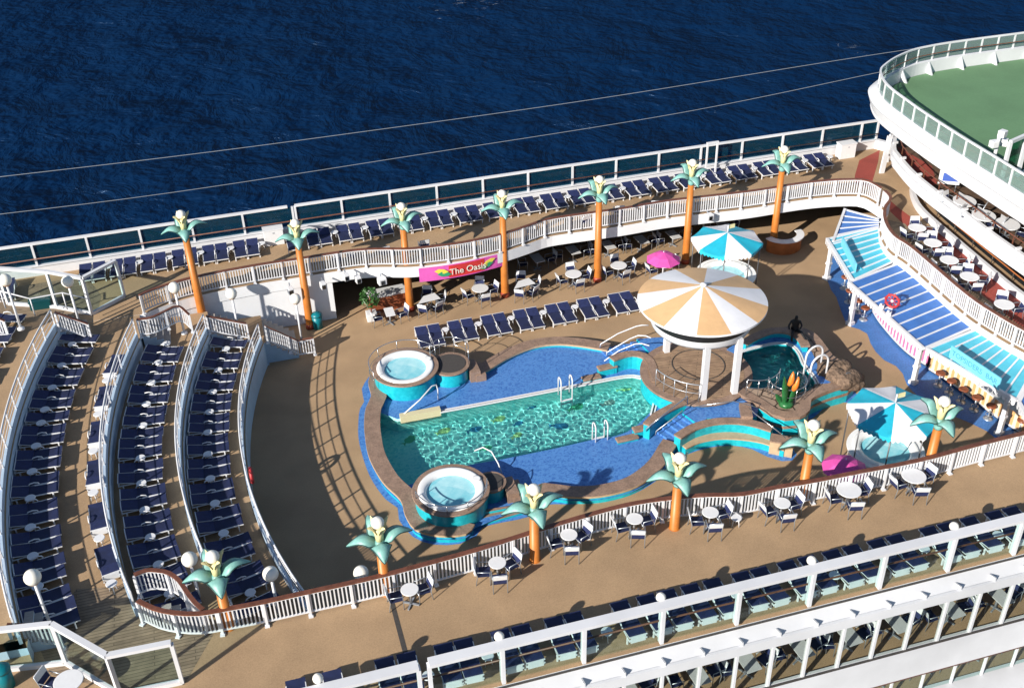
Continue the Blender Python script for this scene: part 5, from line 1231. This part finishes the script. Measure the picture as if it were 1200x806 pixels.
# roof signs
def roof_sign(label,a,b,txt,h=.62):
    A,B=G(*a,2.45),G(*b,2.45); d=(B-A); L=d.length; dn=d.normalized(); dn=Vector((dn.x,dn.y,0)).normalized(); n=Vector((dn.y,-dn.x,0)); lean=n*.0
    t=thing('roof_sign',label,'sign',A,group='turquoise sign boards on the bar roof'); q=MB()
    q.beam(Vector((0,0,h/2)),dn*L+Vector((0,0,h/2)),.07,h); q.build('sign_board',signturq,t); q=MB()
    for f in (.12,.5,.88): q.beam(dn*L*f-n*.03,dn*L*f-n*.45+Vector((0,0,.0)),.05,.05); q.beam(dn*L*f-n*.40,dn*L*f-n*.04+Vector((0,0,h*.8)),.04,.04)
    q.build('sign_brace',roofturq,t)
    if txt: lettering(txt,.36,t,dn*L*.5+n*.045+Vector((0,0,h*.52)),dn,letter_m)
roof_sign('turquoise sign board standing on the far turquoise bar roof',(986,287),(1002,319),None,.5)
roof_sign('turquoise sign board lettered TOPSIDERS BAR on the near bar roof',(1112.5,418),(1170,457),'TOPSIDERS  BAR',.62)
# red ship's wheel on the blue roof
p=G(1044,361,2.45); t=thing('decorative_helm',"red ship's wheel standing on the blue bar roof",'helm',p,R(35)); t.scale=(.78,.78,.78); q=MB()
q.tube([(0,.42*math.cos(a),.52+.42*math.sin(a)) for a in [2*math.pi*k/28 for k in range(28)]],.075,8,True); q.build('wheel_rim',redm,t)
for k in range(4):
    a=math.pi*k/4+.2; q=MB(); q.tube([(0,-.55*math.cos(a),.52-.55*math.sin(a)),(0,.55*math.cos(a),.52+.55*math.sin(a))],.035,6); q.build('spoke',redm,t)
q=MB(); q.sphere((0,0,.52),.11,10); q.build('hub',white,t); q=MB(); q.box((0,0,.02),(.3,.3,.06)); q.build('mount',white,t)
for k,(x,y) in enumerate(((1033,361),(1041.5,369))):
    p=G(x,y,2.40); t=thing('roof_bracket',f'small white bracket on the blue bar roof edge, {ORD[k]} from far end','bracket',p,R(40),'white brackets on the bar roof'); q=MB(); q.box((0,0,.1),(.18,.22,.2)); q.build('bracket_body',white,t); q=MB(); q.beam((0,0,.18),(-.25,0,.34),.08,.08); q.build('bracket_arm',white,t)
# ================================================================== SPORTS DECK AND MID DECK (UPPER RIGHT)
RT=smooth_path([Vector((x,y,0)) for x,y in ((60,54.7),(52,54.7),(48,54.65),(44.5,54.65),(42.5,54.6),(41.1,54.45),(39.9,54.2),(38.3,53.45),(37,52.55),(36.25,51.8),(35.6,50.4),(35.3,49.1),(35.15,47.4),(35.05,45.9),(34.98,43.6),(34.97,41.8),(35,39.8),(35.02,37.8),(35.1,34),(35.4,27))],.3)
sd=[(p.x,p.y) for p in RT]+[(62,27),(62,54.8)]
q=MB(); q.prism([(p.x,p.y) for p in inset(RT,.2)]+[(62,27),(62,54.6)],None,7.4); tag(q.build('green_sports_deck',green_deck),kind='structure')
q=MB(); q.prism([(p.x,p.y) for p in inset(RT,.3)]+[(62,27),(62,54.2)],6.92,7.0); tag(q.build('sports_deck_underside',fasciab),kind='structure')
t=thing('sports_deck_bulwark','broad white bulwark curving round the green sports deck','bulwark',(36,45,7.4)); T0=Vector((36,45,0))
Q=[p-T0-Vector((0,0,7.4)) for p in RT]
q=MB(); q.sweep(Q,[(.18,7.36),(.18,8.12),(-.02,8.15),(-.50,7.80),(-.48,7.74),(.06,7.36)]); q.build('upper_band',shipwhite,t)
q=MB(); q.sweep(Q,[(-.475,7.73),(-.20,7.02),(.1,7.02),(.1,7.35)]); q.build('lower_band',fasciab,t)
q=MB(); q.tube([p+Vector((0,0,7.0)) for p in inset(Q,-.18)],.08,8); q.build('lip_pipe',shipwhite,t)
rs=resample(Q,1.15)
gi=resample(inset(Q,.18),2.3)
for i in range(1,len(gi)-1):
    d=(gi[i+1]-gi[i-1]).normalized(); n=Vector((-d.y,d.x,0)); a=gi[i]; w=MB(); e=d*.05
    V=[a+Vector((0,0,7.4)),a+n*.45+Vector((0,0,7.4)),a+n*.02+Vector((0,0,8.1))]; w.add([v-e for v in V]+[v+e for v in V],[(0,1,2),(5,4,3),(0,3,4,1),(1,4,5,2),(2,5,3,0)]); w.build('gusset',shipwhite,t)
t=thing('sports_deck_railing','white glazed railing along the top of the sports deck bulwark','railing',(36,45,8.1)); Q=[p-Vector((36,45,8.1)) for p in RT]
q=MB(); q.sweep(Q,[(-.05,8.97),(.05,8.97),(.05,9.06),(-.05,9.06)]); q.build('top_rail',white,t)
q=MB(); q.tube([p+Vector((0,0,8.55)) for p in inset(Q,.16)],.03,6); q.build('handrail',wood,t)
for i in range(len(rs)-1):
    a=rs[i]-Vector((0,0,.0)); b=rs[i+1]; a=Vector((a.x,a.y,0)); b=Vector((b.x,b.y,0)); d=(b-a).normalized(); zz=Vector((0,0,8.56-8.1)); 
    w=MB(); w.box((a.x,a.y,.42+.03),(.10,.09,.86),math.atan2(d.y,d.x)); w.build('post',white,t)
    w=MB(); w.beam(a+d*.06+zz-Vector((0,0,.01)),b-d*.06+zz-Vector((0,0,.01)),.015,.74); w.build('glass_pane',pale_glass if b.y<53.9 else far_glass,t)
MP=smooth_path([Vector((x,y,0)) for x,y in ((38.3,52.3),(36.8,50.15),(36.45,49.2),(35.97,47.05),(35.76,44.75),(35.7,41.7),(35.6,39),(35.7,35),(36,29))],.3)
q=MB(); q.prism([(p.x,p.y) for p in inset(MP,.15)]+[(60,29),(60,52.3)],4.0,4.3,side_mi=1); tag(q.build('mid_deck',[planks('shade_darkened_teak',(.13,.08,.05),(.09,.055,.035),1.0,.3),fasciab]),kind='structure')  # boards coloured darker to stand for the shade under the overhang
t=thing('mid_deck_bulwark','double white band and brown handrail along the deck under the sports deck','bulwark',(35,43,4.3)); Q=[p-Vector((35,43,4.3)) for p in MP]
q=MB(); q.sweep(Q,[(-.04,4.78),(.16,4.78),(.16,5.0),(-.04,5.0)]); q.sweep(Q,[(.06,4.0),(.14,4.0),(.14,4.79),(.06,4.79)]); q.build('inner_band',shipwhite,t)
q=MB(); q.sweep(Q,[(-.08,4.36),(.05,4.36),(.05,4.66),(-.08,4.66)]); q.build('outer_band',shipwhite,t)
q=MB(); q.tube([p+Vector((0,0,5.28)) for p in inset(Q,.42)],.035,6); q.build('handrail',wood,t)
for a in resample(inset(Q,.42),1.6):
    w=MB(); w.box((a.x,a.y,.35+.35),(.05,.05,.5)); w.build('rail_post',wood,t); 
for a in resample(inset(Q,.1),2.2):
    w=MB(); w.box((a.x,a.y,.78),(.3,.12,.12)); w.build('clamp',shipwhite,t)
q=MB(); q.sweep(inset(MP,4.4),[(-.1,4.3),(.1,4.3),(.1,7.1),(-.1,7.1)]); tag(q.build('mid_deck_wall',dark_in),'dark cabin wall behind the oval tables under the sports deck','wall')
sheet('mid_deck_red_zone',[(p.x,p.y) for p in Gs([(1052,172),(1092,195),(1098,215),(1085,222),(1062,198)],4.304)],4.305,deck_red)
CP=smooth_path([Vector((x,y,0)) for x,y in ((37.4,48.6),(36.8,47.5),(36.2,45.7),(35.9,42.3),(35.7,39.2),(35.6,36.4),(35.8,31))],.3)
q=MB(); q.sweep(CP,[(-.10,Z1),(.10,Z1),(.10,3.25),(-.10,3.25)]); tag(q.build('white_coaming',shipwhite),'low white coaming between the raised bow deck and the dark glass front','coaming')
t=thing('dark_glass_front','dark glass front with a brown handrail under the white upper bands','glass front',(36,42,Z1)); Q=[p-Vector((36,42,Z1)) for p in CP]
q=MB(); q.sweep(inset(Q,1.0),[(-.04,Z1),(.04,Z1),(.44,4.0),(.36,4.0)]); q.build('glass_front',darkglass,t); q=MB(); q.tube([p+Vector((0,0,3.45)) for p in inset(Q,.55)],.04,6); q.build('handrail',plain('orange_brown_handrail',(.35,.12,.04),.4),t)
for a in resample(inset(Q,.55),1.8): w=MB(); w.tube([(a.x,a.y,0),(a.x,a.y,.6)],.025,5); w.build('rail_post',dark_in,t)
# gate frame at the end of the far windscreen
t=thing('gate_frame','white crossed gate frame at the corner of the red deck zone below the sports deck','gate',G(1033,200,Z1)); o=t.location.copy()
a,b=G(1033,203,Z1)-o,G(1040,190,Z1)-o; H=Vector((0,0,2.0)); c1,c2=G(1043,156,4.7)-o,G(1046,172,4.6)-o
for P_,w_ in (((a,a+Vector((.2,.1,2.3))),.30),((b,b+H),.1)): q=MB(); q.beam(P_[0],P_[1],w_,.12); q.build('post',white,t)
q=MB(); q.beam(a+Vector((0,0,.4)),b+Vector((0,0,1.7)),.06,.06); q.beam(a+Vector((0,0,1.7)),b+Vector((0,0,.4)),.06,.06); q.build('cross_brace',white,t); q=MB(); q.beam(a+Vector((.2,.1,2.3)),b+H,.12,.12); q.build('head_bar',white,t)
# sports goal on the green deck
p=G(1165,210,7.4); t=thing('sports_goal','white framed sports goal with a teal net panel on the green deck','goal',p); c=[G(1172,216,7.4)-p,G(1215,196,7.4)-p]
q=MB()
for e,(x,y) in zip(c,((1169,171),(1214,158))): q=MB(); q.beam(e,e+Vector((0,0,2.2)),.16,.16); q.build('upright',white,t)
q=MB(); q.beam(c[0]+Vector((0,0,2.2)),c[1]+Vector((0,0,2.2)),.16,.16); q.beam(c[0]+Vector((0,0,.12)),c[1]+Vector((0,0,.12)),.12,.12); m_=(c[0]*.55+c[1]*.45); q.beam(m_,m_+Vector((0,0,2.2)),.2,.14); q.build('cross_bars',white,t)
q=MB(); q.beam(c[0]+Vector((0,.1,1.15)),c[1]+Vector((0,.1,1.15)),.02,1.95); q.build('net_panel',glass('teal_net_panel',(.20,.52,.45),.02,.3),t)
p=G(1158,190,8.0); t=thing('floodlight_mast','cluster of white floodlights on a short mast at the sports deck rail','floodlight',(p.x+.3,p.y,7.4)); q=MB(); q.tube([(0,0,0),(0,0,1.9)],.09,8); q.build('mast',white,t)
for k,(x,y,z) in enumerate(((-.3,-.1,1.6),(.2,.05,2.0),(.45,.1,1.5))): q=MB(); q.box((x,y,z),(.36,.34,.34),.4*k); q.build('lamp_housing',whiteclean,t,.03)
p=G(1113,208,5.2); t=thing('notice_board','white notice board with blue patches under the sports deck','board',p,R(-30)); q=MB(); q.box((0,0,0),(1.1,.06,.8)); q.build('board',whiteclean,t); q=MB(); q.box((.05,-.04,.02),(.8,.02,.45)); q.build('blue_patch',plain('notice_blue',(.06,.12,.45),.5),t); q=MB(); q.tube([(-.4,0,-.9),(-.4,0,0)],.03,6); q.tube([(.4,0,-.9),(.4,0,0)],.03,6); q.build('legs',alu,t)
# ================================================================== SCULPTURES
p=G(921,474,1.02); t=thing('bloom_sculpture','green and orange bird-of-paradise bloom sculpture beside the plunge pool','sculpture',p); t.scale=(.8,.8,.86)
def blade(q,P,W,mi=0):
    n=len(P)-1; vs=[]
    for i,(x,y,z) in enumerate(P):
        w=W*math.sin(math.pi*(.12+.86*i/n)); vs+= [(x-w,y,z),(x,y+w*.35,z),(x+w,y,z)]
    k=len(vs); vs+=[(x,y+.05,z) for x,y,z in vs]; fs=[]
    for i in range(n):
        for j in range(2): a=i*3+j; fs.append((a,a+1,a+4,a+3)); fs.append((k+a+3,k+a+4,k+a+1,k+a))
        fs.append((i*3,i*3+3,k+i*3+3,k+i*3)); fs.append((i*3+2,k+i*3+2,k+i*3+5,i*3+5))
    q.add(vs,fs,mi,True)
for k,(dx,h,lean,W) in enumerate(((-.12,1.95,-.28,.2),(.25,1.55,.45,.2),(.0,1.2,.05,.24),(-.25,.8,-.45,.2),(.3,.7,.6,.17))):
    q=MB(); blade(q,[(dx+lean*(i/6)**1.5,.05*k-.1,h*i/6) for i in range(7)],W); q.build('leaf_blade',brightgreen,t)
for k,(x,z,a) in enumerate(((.02,1.75,.25),(.32,1.35,.55))):
    q=MB(); q.tube([(x-.1*math.cos(a),-.12,z-.4),(x,-.15,z-.2),(x+.12*math.sin(a),-.16,z+.05),(x+.26*math.sin(a),-.14,z+.3),(x+.34*math.sin(a),-.1,z+.42)],[.10,.17,.16,.09,.02],10); q.build('bloom',beak,t)
q=MB(); q.lathe([(.42,0),(.38,.16),(.15,.24)],n=16); q.build('sculpture_foot',brightgreen,t)
# seated dark statue on the back wall of the plunge pool
p=G(931,388,1.4); me=bpy.data.meshes.new('seated_statue'); J=[(0,0,.10),(0,.02,.34),(0,.0,.56),(0,-.01,.68),(0,-.03,.80),(0,-.04,.92)]
V=list(J); E=[(0,1),(1,2),(2,3),(3,4),(4,5)]; Rr=[.17,.15,.17,.075,.105,.06]
def limb(a,pts,rs):
    last=a
    for q_,r_ in zip(pts,rs): V.append(q_); Rr.append(r_); E.append((last,len(V)-1)); last=len(V)-1
limb(2,[(-.21,.0,.57),(-.32,-.05,.36),(-.30,-.22,.22)],[.075,.06,.045]); limb(2,[(.21,.0,.57),(.30,-.10,.38),(.16,-.30,.30)],[.075,.06,.045])
limb(0,[(-.13,-.12,.12),(-.18,-.46,.24),(-.20,-.55,-.12),(-.2,-.68,-.17)],[.12,.085,.06,.045]); limb(0,[(.13,-.12,.12),(.26,-.42,.20),(.40,-.66,.02),(.46,-.76,0)],[.12,.085,.06,.045])
me.from_pydata(V,E,[]); o=bpy.data.objects.new('seated_statue',me); COL.objects.link(o); sk=o.modifiers.new('skin','SKIN'); 
for i,v in enumerate(me.skin_vertices[0].data): v.radius=(Rr[i],Rr[i]*.85); v.use_root=(i==0)
o.modifiers.new('sub','SUBSURF').levels=2; o.modifiers['sub'].render_levels=2; me.materials.append(bronze); o.location=p; o.rotation_euler=(0,0,R(-20)); o.scale=(1.02,1.02,1.02)
tag(o,'dark bronze seated statue on the back coping of the plunge pool','statue')
# ================================================================== OVERHEAD CABLES
for k,(pts,l) in enumerate(((((-40,212),(200,184),(400,158),(700,116),(1040,62),(1260,32)),'upper thin cable running high across the sea'),(((-40,256),(200,226),(500,180),(800,132),(1035,84),(1100,72)),'lower thin cable running high across the sea to the sports deck'))):
    P=smooth_path([GY(x,y,62) for x,y in pts],2); q=MB(); q.tube(P,.02,5); o=q.build('overhead_cable',plain('pale_cable',(.22,.25,.29),.5)); tag(o,l,'cable','overhead cables')
# ================================================================== LIGHT, SKY, CAMERA
w=bpy.data.worlds.new('World'); scene.world=w; w.use_nodes=True; nt=w.node_tree
sun_to=Vector((-1.77,-1.09,1.0)).normalized(); el=math.asin(sun_to.z)
sky=nt.nodes.new('ShaderNodeTexSky'); sky.sky_type='NISHITA'; sky.sun_disc=False; sky.sun_elevation=el; sky.sun_rotation=math.atan2(sun_to.x,sun_to.y)
sky.air_density=1.0; sky.dust_density=.4; sky.ozone_density=1.5
bg=nt.nodes['Background']; bg.inputs['Strength'].default_value=.063; nt.links.new(sky.outputs[0],bg.inputs['Color'])
sl=bpy.data.lights.new('sun','SUN'); sl.energy=4.6; sl.angle=R(.5); sl.color=(1.0,.93,.82); sl.cycles.is_caustics_light=True; so=bpy.data.objects.new('sun',sl); COL.objects.link(so)
so.rotation_euler=sun_to.to_track_quat('Z','Y').to_euler()
cam=bpy.data.cameras.new('camera'); cam.sensor_fit='HORIZONTAL'; cam.sensor_width=36; cam.lens=36*FPX/1200; cam.clip_end=20000; cam.clip_start=.5
co=bpy.data.objects.new('camera',cam); COL.objects.link(co); co.location=(0,0,CH)
co.matrix_world=Matrix(((CR.x,CU.x,-CF.x,0),(CR.y,CU.y,-CF.y,0),(CR.z,CU.z,-CF.z,CH),(0,0,0,1)))
scene.camera=co
vs_=scene.view_settings; vs_.view_transform='Standard'; vs_.look='None'; vs_.exposure=.75; vs_.gamma=1; vs_.use_curve_mapping=False
cy=scene.cycles; cy.use_denoising=True; cy.max_bounces=10; cy.transparent_max_bounces=24; cy.transmission_bounces=8; cy.glossy_bounces=4; cy.diffuse_bounces=4; cy.caustics_refractive=True; cy.caustics_reflective=False; cy.sample_clamp_indirect=4
